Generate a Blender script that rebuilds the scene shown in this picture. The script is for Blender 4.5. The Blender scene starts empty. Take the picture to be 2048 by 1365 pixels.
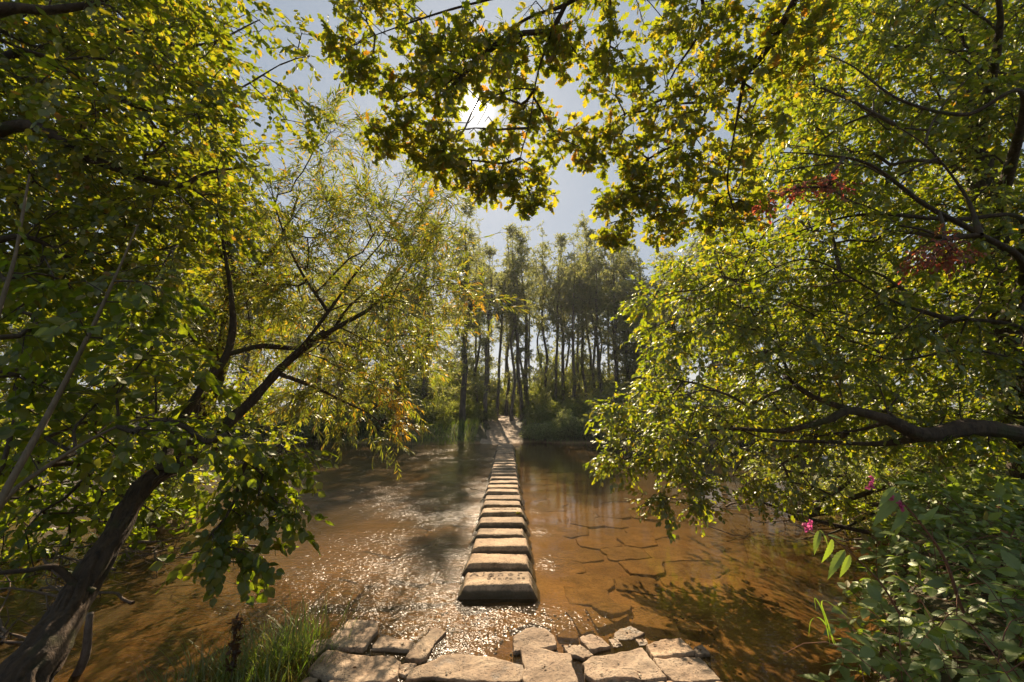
SKY_S, SUN_S, EXPO, HAZE = .053, 4.7, 1.4, .0006
import bpy, math, random
import numpy as np
from mathutils import Vector, noise as mnoise
rng = np.random.default_rng(11)
random.seed(11)
SC = bpy.context.scene
COL = SC.collection
PITCH = math.radians(8.7); CH = 1.82; FP = 2048*15/36.0
cp, sp = math.cos(PITCH), math.sin(PITCH)

# ------------------------------------------------------------------ measuring
def P(u, v, d):
    x = (u-1024)/FP*d; y = (682.5-v)/FP*d
    return np.array([x, d*cp - y*sp, CH + d*sp + y*cp])
def G(u, v, z=0.0):
    r = P(u, v, 1.0) - np.array([0, 0, CH])
    t = (z-CH)/r[2]
    return np.array([0, 0, CH]) + r*t
SUN = P(953, 218, 1.0) - np.array([0, 0, CH]); SUN /= np.linalg.norm(SUN)
SUN_EL = math.asin(SUN[2]); SUN_AZ = math.atan2(SUN[0], SUN[1])

# ------------------------------------------------------------------ noise
_perm = rng.random((64, 64, 64))
def vn(p, s=1.0):
    p = np.asarray(p, float)*s + 100.37
    i = np.floor(p).astype(int); f = p-i; f = f*f*(3-2*f)
    def h(a, b, c): return _perm[(i[..., 0]+a) & 63, (i[..., 1]+b) & 63, (i[..., 2]+c) & 63]
    x0 = h(0,0,0)*(1-f[..., 0])+h(1,0,0)*f[..., 0]; x1 = h(0,1,0)*(1-f[..., 0])+h(1,1,0)*f[..., 0]
    x2 = h(0,0,1)*(1-f[..., 0])+h(1,0,1)*f[..., 0]; x3 = h(0,1,1)*(1-f[..., 0])+h(1,1,1)*f[..., 0]
    y0 = x0*(1-f[..., 1])+x1*f[..., 1]; y1 = x2*(1-f[..., 1])+x3*f[..., 1]
    return (y0*(1-f[..., 2])+y1*f[..., 2])*2-1
def fbm(p, s=1.0, o=3):
    return sum(vn(p, s*2.03**k)/(1.9**k) for k in range(o))
def sstep(a, b, x):
    t = np.clip((x-a)/(b-a), 0, 1); return t*t*(3-2*t)

# ------------------------------------------------------------------ materials
def newmat(name):
    m = bpy.data.materials.new(name); m.use_nodes = True
    nt = m.node_tree; nt.nodes.clear()
    out = nt.nodes.new('ShaderNodeOutputMaterial')
    return m, nt, out
def N(nt, t, **k):
    n = nt.nodes.new(t)
    for a, b in k.items():
        if hasattr(n, a): setattr(n, a, b)
    return n
def setin(n, **k):
    for a, b in k.items(): n.inputs[a.replace('_', ' ')].default_value = b
def ramp(nt, fac, stops, interp='LINEAR'):
    r = nt.nodes.new('ShaderNodeValToRGB'); r.color_ramp.interpolation = interp
    e = r.color_ramp.elements
    while len(e) > 1: e.remove(e[-1])
    e[0].position = stops[0][0]; e[0].color = (*stops[0][1], 1)
    for p, c in stops[1:]:
        q = e.new(p); q.color = (*c, 1)
    nt.links.new(fac, r.inputs[0]); return r.outputs[0]
def math_(nt, op, a, b=None, c=None):
    n = nt.nodes.new('ShaderNodeMath'); n.operation = op
    for i, x in enumerate((a, b, c)):
        if x is None: continue
        if isinstance(x, (int, float)): n.inputs[i].default_value = x
        else: nt.links.new(x, n.inputs[i])
    return n.outputs[0]
def noise(nt, vec, scale, detail=4, rough=.55, dist=0.0):
    n = nt.nodes.new('ShaderNodeTexNoise'); setin(n, Scale=scale, Detail=detail, Roughness=rough, Distortion=dist)
    if vec is not None: nt.links.new(vec, n.inputs['Vector'])
    return n.outputs[0]
def mixc(nt, fac, a, b, mode='MIX'):
    n = nt.nodes.new('ShaderNodeMix'); n.data_type = 'RGBA'; n.blend_type = mode
    for s, x in ((0, fac), (6, a), (7, b)):
        if isinstance(x, (int, float)): n.inputs[s].default_value = x
        elif isinstance(x, tuple): n.inputs[s].default_value = (*x, 1)
        else: nt.links.new(x, n.inputs[s])
    return n.outputs[2]
def mapping(nt, vec, scale):
    n = nt.nodes.new('ShaderNodeMapping'); n.inputs['Scale'].default_value = scale
    nt.links.new(vec, n.inputs['Vector']); return n.outputs[0]

def leaf_mat(name, stops, trans, tmix=0.55, rough=0.45, gloss=0.06):
    """stops: colour ramp over a random number per leaf; trans: light that comes through the blade"""
    m, nt, out = newmat(name)
    geo = N(nt, 'ShaderNodeNewGeometry')
    rnd = geo.outputs['Random Per Island']
    col = ramp(nt, rnd, stops)
    tcol = ramp(nt, rnd, trans)
    tc = N(nt, 'ShaderNodeTexCoord')
    big = noise(nt, tc.outputs['Object'], 1.3, 2)
    k = math_(nt, 'MULTIPLY_ADD', big, 0.9, 0.55)
    hs = N(nt, 'ShaderNodeHueSaturation'); nt.links.new(col, hs.inputs['Color']); nt.links.new(k, hs.inputs['Value'])
    d = N(nt, 'ShaderNodeBsdfDiffuse'); nt.links.new(hs.outputs[0], d.inputs[0])
    t = N(nt, 'ShaderNodeBsdfTranslucent'); nt.links.new(tcol, t.inputs[0])
    mx = N(nt, 'ShaderNodeMixShader'); mx.inputs[0].default_value = tmix
    nt.links.new(d.outputs[0], mx.inputs[1]); nt.links.new(t.outputs[0], mx.inputs[2])
    g = N(nt, 'ShaderNodeBsdfGlossy'); g.inputs['Roughness'].default_value = rough
    g.inputs['Color'].default_value = (.9, .95, .85, 1)
    mx2 = N(nt, 'ShaderNodeMixShader'); mx2.inputs[0].default_value = gloss
    nt.links.new(mx.outputs[0], mx2.inputs[1]); nt.links.new(g.outputs[0], mx2.inputs[2])
    nt.links.new(mx2.outputs[0], out.inputs[0])
    return m
GR = lambda a, b, c: [(0, a), (.45, b), (1, c)]
L_ALDER = leaf_mat('alder_leaf', [(0, (.058,.076,.010)), (.6, (.105,.126,.016)), (.965, (.13,.12,.015)), (1, (.17,.10,.02))],
                   [(0, (.18,.25,.006)), (.6, (.36,.41,.010)), (.965, (.56,.46,.02)), (1, (.60,.28,.02))])
L_HAZEL = leaf_mat('hazel_leaf', [(0, (.05,.075,.010)), (.6, (.085,.12,.014)), (1, (.12,.13,.02))], [(0, (.20,.30,.008)), (.6, (.34,.44,.012)), (1, (.5,.48,.02))], gloss=.04)
L_ELM = leaf_mat('elm_leaf', [(0, (.058,.082,.010)), (.6, (.105,.132,.016)), (.965, (.13,.13,.015)), (1, (.18,.12,.02))],
                 [(0, (.20,.29,.006)), (.6, (.38,.45,.010)), (.965, (.58,.50,.02)), (1, (.62,.33,.02))], gloss=.075, rough=.42)
L_OAK = leaf_mat('oak_leaf', [(0, (.045,.058,.008)), (.6, (.085,.095,.012)), (.95, (.15,.12,.015)), (1, (.20,.09,.02))],
                 [(0, (.22,.29,.008)), (.6, (.42,.45,.012)), (.95, (.64,.50,.02)), (1, (.65,.28,.02))], tmix=.6)
L_WILLOW = leaf_mat('willow_leaf', [(0, (.05,.070,.013)), (.6, (.082,.100,.018)), (.94, (.13,.11,.02)), (1, (.25,.14,.02))],
                    [(0, (.20,.26,.012)), (.6, (.34,.38,.02)), (.94, (.52,.40,.03)), (1, (.8,.38,.02))], gloss=.08)
L_YELLOW = leaf_mat('yellow_leaf', GR((.35,.2,.02), (.45,.25,.02), (.5,.2,.02)), GR((.8,.5,.03), (.9,.55,.03), (.9,.4,.02)))
L_RED = leaf_mat('red_leaf', GR((.16,.035,.022), (.22,.05,.03), (.22,.08,.03)), GR((.42,.08,.05), (.52,.11,.06), (.5,.2,.06)))
L_FAR = leaf_mat('far_leaf', [(0, (.055,.066,.028)), (.6, (.085,.098,.042)), (1, (.13,.12,.05))],
                 [(0, (.25,.29,.06)), (.6, (.38,.41,.09)), (1, (.52,.46,.10))], tmix=.55)
L_BUSH = leaf_mat('bush_leaf', [(0, (.05,.075,.015)), (.6, (.095,.12,.025)), (1, (.15,.15,.05))],
                  [(0, (.24,.32,.03)), (.6, (.40,.46,.05)), (1, (.55,.50,.08))], tmix=.5)
L_HERB = leaf_mat('herb_leaf', [(0, (.11,.15,.03)), (.6, (.17,.23,.05)), (.96, (.22,.27,.08)), (1, (.22,.08,.03))],
                  [(0, (.24,.36,.02)), (.6, (.36,.50,.03)), (.96, (.5,.6,.05)), (1, (.4,.15,.03))], tmix=.4, gloss=.06, rough=.5)
L_GRASS = leaf_mat('grass_blade', [(0, (.08,.10,.015)), (.7, (.14,.155,.025)), (1, (.25,.20,.07))],
                   [(0, (.2,.34,.02)), (.7, (.32,.46,.03)), (1, (.55,.45,.08))], tmix=.5)
L_PINK = leaf_mat('pink_petal', GR((.5,.06,.22), (.6,.09,.3), (.65,.14,.36)), GR((.6,.06,.25), (.7,.1,.35), (.75,.2,.4)))

def bark_mat(name, c1, c2, moss=.35, scale=1.0, bump=.6):
    m, nt, out = newmat(name)
    b = N(nt, 'ShaderNodeBsdfPrincipled'); tc = N(nt, 'ShaderNodeTexCoord')
    v = mapping(nt, tc.outputs['Object'], (scale, scale, scale*.28))
    n1 = noise(nt, v, 22, 6, .65, .6)
    n2 = noise(nt, tc.outputs['Object'], 3.0*scale, 3)
    col = ramp(nt, n1, [(.3, c1), (.68, c2)])
    mm = ramp(nt, n2, [(.52, (0,0,0)), (.62, (1,1,1))])
    mf = math_(nt, 'MULTIPLY', mm, moss)
    col = mixc(nt, mf, col, (.045, .06, .012))
    nt.links.new(col, b.inputs['Base Color']); setin(b, Roughness=.9)
    bp = N(nt, 'ShaderNodeBump'); setin(bp, Strength=bump, Distance=.02)
    nt.links.new(n1, bp.inputs['Height']); nt.links.new(bp.outputs[0], b.inputs['Normal'])
    nt.links.new(b.outputs[0], out.inputs[0]); return m
BARK = bark_mat('bark', (.018,.012,.007), (.09,.056,.030), .55, 1.0, 1.0)
BARK_F = bark_mat('far_bark', (.07,.055,.04), (.15,.12,.09), .3, .6)
TWIG = bark_mat('twig_bark', (.04,.028,.018), (.10,.07,.045), .2, 2.0, .3)
SHOOT = bark_mat('shoot_bark', (.10,.075,.05), (.22,.16,.10), .1, 2.0, .3)
DRIFT = bark_mat('driftwood', (.07,.045,.03), (.20,.15,.11), .1, 2.0, .4)
STEMG = bark_mat('green_stem', (.08,.07,.02), (.16,.12,.05), .2, 2.0, .1)
STEMR = bark_mat('red_stem', (.10,.04,.02), (.2,.09,.05), .1, 2.0, .1)

def stone_mat(name, c1, c2, c3, wet=0.035, moss=0.0, pits=1.0):
    m, nt, out = newmat(name)
    b = N(nt, 'ShaderNodeBsdfPrincipled'); geo = N(nt, 'ShaderNodeNewGeometry'); pos = geo.outputs['Position']
    n1 = noise(nt, pos, 5.5, 5, .6, .3); n2 = noise(nt, pos, 38, 5, .7); n3 = noise(nt, pos, 1.4, 2)
    col = ramp(nt, n1, [(.3, c1), (.5, c2), (.72, c3)])
    fine = ramp(nt, n2, [(.32, (.42,.40,.38)), (.46, (.9,.9,.9)), (.7, (1.12,1.08,1.02))])
    col = mixc(nt, 1.0, col, fine, 'MULTIPLY')
    vo = N(nt, 'ShaderNodeTexVoronoi'); vo.inputs['Scale'].default_value = 60; nt.links.new(pos, vo.inputs['Vector'])
    vmask = noise(nt, pos, 7, 2)
    pit = math_(nt, 'MULTIPLY', ramp(nt, vo.outputs['Distance'], [(.12, (1,1,1)), (.3, (0,0,0))]), ramp(nt, vmask, [(.45, (0,0,0)), (.62, (1,1,1))]))
    col = mixc(nt, math_(nt, 'MULTIPLY', pit, .65*pits), col, (.05,.035,.022))
    oi = N(nt, 'ShaderNodeObjectInfo'); col = mixc(nt, 1.0, col, ramp(nt, oi.outputs['Random'], [(0, (.74,.72,.68)), (.5, (1,1,1)), (1, (1.12,1.05,.95))]), 'MULTIPLY')
    stain = ramp(nt, noise(nt, pos, 2.6, 5, .65), [(.47, (0,0,0)), (.62, (1,1,1))])
    col = mixc(nt, math_(nt, 'MULTIPLY', stain, .5), col, (.12,.085,.05))
    sx = N(nt, 'ShaderNodeSeparateXYZ'); nt.links.new(pos, sx.inputs[0])
    zz = math_(nt, 'ADD', sx.outputs[2], math_(nt, 'MULTIPLY', math_(nt, 'SUBTRACT', n1, .5), .05))
    mr = N(nt, 'ShaderNodeMapRange'); mr.inputs['From Min'].default_value = wet; mr.inputs['From Max'].default_value = wet-.02
    nt.links.new(zz, mr.inputs['Value']); wetf = mr.outputs[0]
    col = mixc(nt, math_(nt, 'MULTIPLY', wetf, .88), col, (.05,.042,.018))
    if moss:
        mm = ramp(nt, noise(nt, pos, 3.3, 4), [(.5, (0,0,0)), (.62, (1,1,1))])
        col = mixc(nt, math_(nt, 'MULTIPLY', mm, moss), col, (.09,.085,.012))
    nt.links.new(col, b.inputs['Base Color'])
    nt.links.new(math_(nt, 'MULTIPLY_ADD', wetf, -.55, .88), b.inputs['Roughness'])
    bp = N(nt, 'ShaderNodeBump'); setin(bp, Strength=1.0, Distance=.012)
    hh = math_(nt, 'SUBTRACT', math_(nt, 'ADD', n2, math_(nt, 'MULTIPLY', n1, 1.5)), math_(nt, 'MULTIPLY', pit, 1.2))
    nt.links.new(hh, bp.inputs['Height']); nt.links.new(bp.outputs[0], b.inputs['Normal'])
    nt.links.new(b.outputs[0], out.inputs[0]); return m
L_SUN_TINT = leaf_mat('sun_tinted_shrub_leaf', [(0, (.10,.13,.05)), (.6, (.17,.20,.09)), (1, (.26,.27,.15))], [(0, (.30,.38,.06)), (.6, (.46,.52,.10)), (1, (.6,.6,.18))], tmix=.5)  # bush leaf with sunlight put into its colour, for bushes standing in shade
SANDSTONE = stone_mat('sandstone', (.25,.17,.10), (.41,.30,.19), (.52,.39,.26), wet=.088)
SLAB = stone_mat('slab_stone', (.22,.15,.095), (.39,.29,.20), (.53,.42,.30), wet=.012)
FLAG = stone_mat('flagstone_wet', (.15,.095,.045), (.24,.165,.08), (.35,.25,.13), wet=-9, pits=.4)
PEBBLE = stone_mat('pebble', (.12,.09,.06), (.25,.18,.12), (.36,.29,.21), wet=.01)

def ground_mat():
    m, nt, out = newmat('soil_and_bed')
    b = N(nt, 'ShaderNodeBsdfPrincipled'); geo = N(nt, 'ShaderNodeNewGeometry'); pos = geo.outputs['Position']
    n1 = noise(nt, pos, 1.2, 5, .6); n2 = noise(nt, pos, 30, 5, .7); n3 = noise(nt, pos, 6, 4)
    bed = ramp(nt, n1, [(.3, (.12,.068,.028)), (.5, (.22,.135,.06)), (.7, (.33,.22,.11))])
    peb = ramp(nt, n2, [(.3, (.45,.42,.4)), (.5, (.95,.95,.9)), (.7, (1.35,1.3,1.2))])
    bed = mixc(nt, .8, bed, peb, 'MULTIPLY')
    soil = ramp(nt, n3, [(.3, (.035,.030,.014)), (.5, (.055,.055,.018)), (.7, (.10,.08,.035))])
    soil = mixc(nt, .7, soil, peb, 'MULTIPLY')
    sx = N(nt, 'ShaderNodeSeparateXYZ'); nt.links.new(pos, sx.inputs[0])
    mr = N(nt, 'ShaderNodeMapRange'); mr.inputs['From Min'].default_value = .03; mr.inputs['From Max'].default_value = .14
    nt.links.new(math_(nt, 'ADD', sx.outputs[2], math_(nt, 'MULTIPLY', math_(nt, 'SUBTRACT', n3, .5), .1)), mr.inputs['Value'])
    col = mixc(nt, mr.outputs[0], bed, soil)
    nt.links.new(col, b.inputs['Base Color']); setin(b, Roughness=.85)
    bp = N(nt, 'ShaderNodeBump'); setin(bp, Strength=.7, Distance=.02); nt.links.new(math_(nt, 'ADD', n2, n3), bp.inputs['Height'])
    nt.links.new(bp.outputs[0], b.inputs['Normal']); nt.links.new(b.outputs[0], out.inputs[0]); return m
def path_mat():
    m, nt, out = newmat('trodden_earth')
    b = N(nt, 'ShaderNodeBsdfPrincipled'); geo = N(nt, 'ShaderNodeNewGeometry'); pos = geo.outputs['Position']
    n1 = noise(nt, pos, 1.7, 5, .6); n2 = noise(nt, pos, 14, 5, .7)
    col = ramp(nt, n1, [(.3, (.20,.14,.09)), (.5, (.33,.25,.17)), (.7, (.44,.35,.25))])
    col = mixc(nt, .8, col, ramp(nt, n2, [(.35, (.45,.42,.38)), (.6, (1.1,1.08,1.05))]), 'MULTIPLY')
    nt.links.new(col, b.inputs['Base Color']); setin(b, Roughness=.9)
    bp = N(nt, 'ShaderNodeBump'); setin(bp, Strength=.9, Distance=.06); nt.links.new(n2, bp.inputs['Height'])
    nt.links.new(bp.outputs[0], b.inputs['Normal']); nt.links.new(b.outputs[0], out.inputs[0]); return m
def water_mat():
    m, nt, out = newmat('river_water')
    geo = N(nt, 'ShaderNodeNewGeometry'); pos = geo.outputs['Position']
    at = N(nt, 'ShaderNodeAttribute', attribute_name='chop'); chop = at.outputs['Fac']
    am = N(nt, 'ShaderNodeAttribute', attribute_name='murk'); murk = am.outputs['Fac']
    v1 = mapping(nt, pos, (1.0, 1.5, 1)); 
    a = noise(nt, v1, 13, 2, .5, .6); c = noise(nt, v1, 34, 1, .5, .3); e = noise(nt, mapping(nt, pos, (.7, 1.6, 1)), 5.5, 3, .5, .6)
    h = math_(nt, 'ADD', math_(nt, 'MULTIPLY', a, .019), math_(nt, 'MULTIPLY', c, .0078))
    h = math_(nt, 'MULTIPLY', h, chop)
    h = math_(nt, 'ADD', h, math_(nt, 'MULTIPLY', math_(nt, 'MULTIPLY', e, .012), math_(nt, 'MULTIPLY_ADD', chop, .9, .09)))
    bp = N(nt, 'ShaderNodeBump'); setin(bp, Strength=1.0, Distance=1.0); nt.links.new(h, bp.inputs['Height'])
    dt = N(nt, 'ShaderNodeVectorMath', operation='DOT_PRODUCT'); nt.links.new(bp.outputs[0], dt.inputs[0]); nt.links.new(geo.outputs['Incoming'], dt.inputs[1])
    cs_ = math_(nt, 'MINIMUM', math_(nt, 'ABSOLUTE', dt.outputs['Value']), 1.0)      # Schlick, the same from above and below the surface
    frf = math_(nt, 'MULTIPLY_ADD', math_(nt, 'POWER', math_(nt, 'SUBTRACT', 1.0, cs_), 5.0), .98, .02)
    gl = N(nt, 'ShaderNodeBsdfGlossy'); nt.links.new(math_(nt, 'MULTIPLY_ADD', math_(nt, 'MINIMUM', chop, 1), .105, .03), gl.inputs['Roughness']); nt.links.new(bp.outputs[0], gl.inputs['Normal'])
    tr = N(nt, 'ShaderNodeBsdfTransparent'); tr.inputs[0].default_value = (.82,.68,.45,1)
    df = N(nt, 'ShaderNodeBsdfDiffuse'); df.inputs[0].default_value = (.080,.052,.022,1)
    mx = N(nt, 'ShaderNodeMixShader'); pth = math_(nt, 'DIVIDE', .55, math_(nt, 'MAXIMUM', cs_, .14))                      # a longer path through the silty water at low angles
    mk = math_(nt, 'SUBTRACT', 1.0, math_(nt, 'POWER', math_(nt, 'SUBTRACT', 1.0, murk), pth)); nt.links.new(mk, mx.inputs[0]); nt.links.new(tr.outputs[0], mx.inputs[1]); nt.links.new(df.outputs[0], mx.inputs[2])
    m2 = N(nt, 'ShaderNodeMixShader'); nt.links.new(frf, m2.inputs[0]); nt.links.new(mx.outputs[0], m2.inputs[1]); nt.links.new(gl.outputs[0], m2.inputs[2])
    nt.links.new(m2.outputs[0], out.inputs[0]); return m

# ------------------------------------------------------------------ mesh building
class MB:
    def __init__(s): s.V = []; s.F = {}; s.n = 0
    def add(s, V, F, mi=0):
        V = np.asarray(V, np.float32).reshape(-1, 3); F = np.asarray(F, np.int64)
        if len(V) == 0 or len(F) == 0: return
        s.V.append(V); s.F.setdefault((F.shape[1], mi), []).append(F+s.n); s.n += len(V)
    def tube(s, pts, rad, seg=8, mi=0, rough=0.0, cap=True, furrow=0):
        pts = np.asarray(pts, float); rad = np.broadcast_to(np.asarray(rad, float), (len(pts),))
        T = np.gradient(pts, axis=0); T /= np.linalg.norm(T, axis=1)[:, None]+1e-9
        up = np.array([0, 0, 1.0]) if abs(T[0, 2]) < .9 else np.array([1.0, 0, 0])
        A = np.cross(T, up); A /= np.linalg.norm(A, axis=1)[:, None]+1e-9
        B = np.cross(T, A)
        th = np.linspace(0, 2*np.pi, seg, endpoint=False)
        V = pts[:, None]+rad[:, None, None]*(np.cos(th)[None, :, None]*A[:, None]+np.sin(th)[None, :, None]*B[:, None])
        if rough:
            q = V.copy(); q[..., 2] *= .35
            dn = fbm(q, 14, 2)*.6+fbm(V, 3.2, 2)*.7
            V = V+(V-pts[:, None])*(rough*dn)[..., None]
        if furrow:
            sl_ = np.r_[0, np.cumsum(np.linalg.norm(np.diff(pts, axis=0), axis=1))][:, None]+0*th[None]
            q = np.stack([np.cos(th)[None]*2.6+sl_*.5, np.sin(th)[None]*2.6-sl_*.3, sl_*3.2], -1)
            rd = np.abs(vn(q, 1.0))+.5*np.abs(vn(q+7, 2.3)); pl_ = vn(q*np.array([1, 1, 2.2]), 2.0)*.35
            V = V+(V-pts[:, None])*(furrow*(rd*1.6-.6+pl_))[..., None]
        n = len(pts); i = np.arange(n-1)[:, None]*seg; j = np.arange(seg)[None]; k = (j+1) % seg
        F = np.stack([i+j, i+k, i+seg+k, i+seg+j], -1).reshape(-1, 4)
        V = V.reshape(-1, 3)
        s.add(V, F, mi)
        if cap:
            V2 = np.vstack([V[-seg:], pts[-1:]]); s.add(V2, [[a, (a+1) % seg, seg] for a in range(seg)], mi)
    def build(s, name, mats, smooth=True, parent=None, attrs=None):
        me = bpy.data.meshes.new(name)
        V = np.vstack(s.V); me.vertices.add(len(V)); me.vertices.foreach_set('co', V.ravel())
        loops, starts, mi, c = [], [], [], 0
        for (k, m), L in s.F.items():
            A = np.vstack(L); loops.append(A.ravel()); starts.append(c+np.arange(len(A))*k); mi.append(np.full(len(A), m)); c += A.size
        loops = np.concatenate(loops); starts = np.concatenate(starts); mi = np.concatenate(mi)
        me.loops.add(len(loops)); me.loops.foreach_set('vertex_index', loops.astype(np.int32))
        me.polygons.add(len(starts)); me.polygons.foreach_set('loop_start', starts.astype(np.int32))
        for m in (mats if isinstance(mats, (list, tuple)) else [mats]): me.materials.append(m)
        me.polygons.foreach_set('material_index', mi.astype(np.int32))
        me.polygons.foreach_set('use_smooth', np.full(len(starts), smooth))
        if attrs:
            for an, av in attrs.items():
                a = me.attributes.new(an, 'FLOAT', 'POINT'); a.data.foreach_set('value', np.asarray(av, np.float32))
        me.update(calc_edges=True)
        o = bpy.data.objects.new(name, me); COL.objects.link(o)
        if parent is not None:
            o.parent = parent; o.matrix_parent_inverse = parent.matrix_world.inverted()
        return o
def tag(o, label=None, cat=None, group=None, kind=None):
    if label: o['label'] = label
    if cat: o['category'] = cat
    if group: o['group'] = group
    if kind: o['kind'] = kind
    return o
def empty(name, loc, label, cat, group=None):
    o = bpy.data.objects.new(name, None); COL.objects.link(o); o.location = [float(a) for a in loc]; o.empty_display_size = .2
    bpy.context.view_layer.update()
    return tag(o, label, cat, group)
def local(o, pts): return np.asarray(pts)-np.array(o.location)

def spline(pts, step=.12):
    """smooth curve through control points; each row x,y,z,r"""
    p = np.asarray(pts, float); q = np.vstack([2*p[0]-p[1], p, 2*p[-1]-p[-2]]); out = []
    for i in range(1, len(q)-2):
        n = max(2, int(np.linalg.norm(q[i+1][:3]-q[i][:3])/step)); t = np.linspace(0, 1, n, endpoint=False)[:, None]
        out.append(.5*((2*q[i])+(-q[i-1]+q[i+1])*t+(2*q[i-1]-5*q[i]+4*q[i+1]-q[i+2])*t**2+(-q[i-1]+3*q[i]-3*q[i+1]+q[i+2])*t**3))
    out.append(p[-1:]); r = np.vstack(out); r[:, 3] = np.maximum(r[:, 3], .003); return r

# ------------------------------------------------------------------ leaves
def leaf_oval(w, droop=.12, fold=.08, serr=False):
    xs = [0, .22, .5, .8, 1.0]; ys = [0, .40, .5, .27, 0]
    V = []; 
    for x, y in zip(xs, ys): V.append((x, 0, -droop*x*x-(.0 if y == 0 else fold*w)))
    for sg in (1, -1):
        for x, y in zip(xs[1:4], ys[1:4]): V.append((x-.03, sg*y*w, -droop*x*x))
    F = []
    for b, sg in ((5, 1), (8, -1)):
        q = [(0, b, 1), (1, b, 2), (b, b+1, 2), (2, b+1, 3), (b+1, b+2, 3), (3, b+2, 4)]
        F += [f if sg == 1 else f[::-1] for f in q]
    return np.array(V), np.array(F)
def leaf_lo(w, droop=.12, fold=.1):
    V = [(0,0,0), (.5,0,-droop*.25-fold*w), (1,0,-droop), (.32,.5*w,0), (.75,.34*w,-droop*.5), (.32,-.5*w,0), (.75,-.34*w,-droop*.5)]
    F = [(0,3,1), (3,4,1), (1,4,2), (5,0,1), (6,5,1), (6,1,2)]
    return np.array(V, float), np.array(F)
def leaf_far(w):
    V = [(0,0,0), (.45,.5*w,.03), (1,0,-.1), (.45,-.5*w,-.05)]
    return np.array(V, float), np.array([(0,1,2), (0,2,3)])
def leaf_willow(w, droop=.25):
    V = [(0,0,0), (.3,.5*w,-.02), (.3,-.5*w,-.02), (.65,.42*w,-droop*.4), (.65,-.42*w,-droop*.4), (1,0,-droop)]
    F = [(0,2,1), (1,2,4), (1,4,3), (3,4,5)]
    return np.array(V, float), np.array(F)
def leaf_oak(droop=.1):
    xs = [0,.10,.2,.27,.38,.45,.57,.65,.78,.86,.95,1]; ys = [0,.03,.12,.07,.23,.11,.31,.16,.25,.13,.11,0]
    V = []; F = []
    for x in xs: V.append((x, 0, -droop*x*x-.02))
    n = len(xs)
    for sg in (1, -1):
        b = len(V)
        for i, (x, y) in enumerate(zip(xs, ys)): V.append((x+(.04 if y > .2 else 0), sg*y, -droop*x*x+.03*math.sin(i*2.1)))
        for i in range(n-1):
            F.append((i, i+1, b+i+1) if sg == 1 else (i+1, i, b+i+1)); F.append((i, b+i+1, b+i) if sg == 1 else (b+i+1, i, b+i))
    return np.array(V, float), np.array(F)
def leaf_serrated(w, droop=.15, teeth=7):
    """pointed toothed leaf (nettle, balsam, bramble leaflet)"""
    V = []; F = []
    xs = np.linspace(0, 1, teeth*2+1)
    for x in xs: V.append((x, 0, -droop*x*x-.04*w))
    n = len(xs)
    for sg in (1, -1):
        b = len(V)
        for i, x in enumerate(xs):
            y = .5*w*(math.sin(math.pi*x**.72))*(1.0 if i % 2 == 0 else .82)
            V.append((x, sg*y, -droop*x*x+.02*math.sin(5*x)))
        for i in range(n-1):
            F.append((i, i+1, b+i+1) if sg == 1 else (i+1, i, b+i+1)); F.append((i, b+i+1, b+i) if sg == 1 else (b+i+1, i, b+i))
    return np.array(V, float), np.array(F)
def rotm(ax, a):
    ax = np.asarray(ax, float); ax /= np.linalg.norm(ax); c, s = math.cos(a), math.sin(a); x, y, z = ax
    return np.array([[c+x*x*(1-c), x*y*(1-c)-z*s, x*z*(1-c)+y*s], [y*x*(1-c)+z*s, c+y*y*(1-c), y*z*(1-c)-x*s], [z*x*(1-c)-y*s, z*y*(1-c)+x*s, c+z*z*(1-c)]])
def spray(leaf, L, n, size, ang=50, droop=.15, mode='alt', jit=.35, stem_r=.0022, tilt=0.0):
    """returns leaf verts/faces and stem verts/faces; stem along +x"""
    LV, LF, SV, SF = [], [], [], []; c = 0
    m = 5; ts = np.linspace(0, 1, m)
    cen = np.stack([ts*L, .05*L*np.sin(ts*3+random.random()*6), -droop*L*ts**2], 1)
    for i in range(m):
        r = stem_r*(1-.7*ts[i])
        for a in (0, 2.1, 4.2): SV.append(cen[i]+np.array([0, r*math.cos(a), r*math.sin(a)]))
    for i in range(m-1):
        for a in range(3): SF.append((i*3+a, i*3+(a+1) % 3, i*3+3+(a+1) % 3, i*3+3+a))
    for k in range(n):
        if mode == 'alt':
            t = .12+.88*(k+random.random()*.5)/n; sg = 1 if k % 2 else -1; a = math.radians(ang*(1-.55*t))*sg
            if k == n-1: a *= .2
        else:
            t = .35+.65*(k/n)**.5; a = random.uniform(-2.4, 2.4)
        base = np.array([np.interp(t, ts, cen[:, j]) for j in range(3)])
        s = size*random.uniform(.65, 1.15)
        R = rotm((0,0,1), a+random.gauss(0, jit*.5)) @ rotm((0,1,0), random.gauss(.25+tilt, jit)) @ rotm((1,0,0), random.gauss(0, jit*1.3))
        V = (leaf[0]*s) @ R.T + base
        LV.append(V); LF.append(leaf[1]+c); c += len(V)
    return np.vstack(LV), np.vstack(LF), np.array(SV), np.array(SF)
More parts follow.
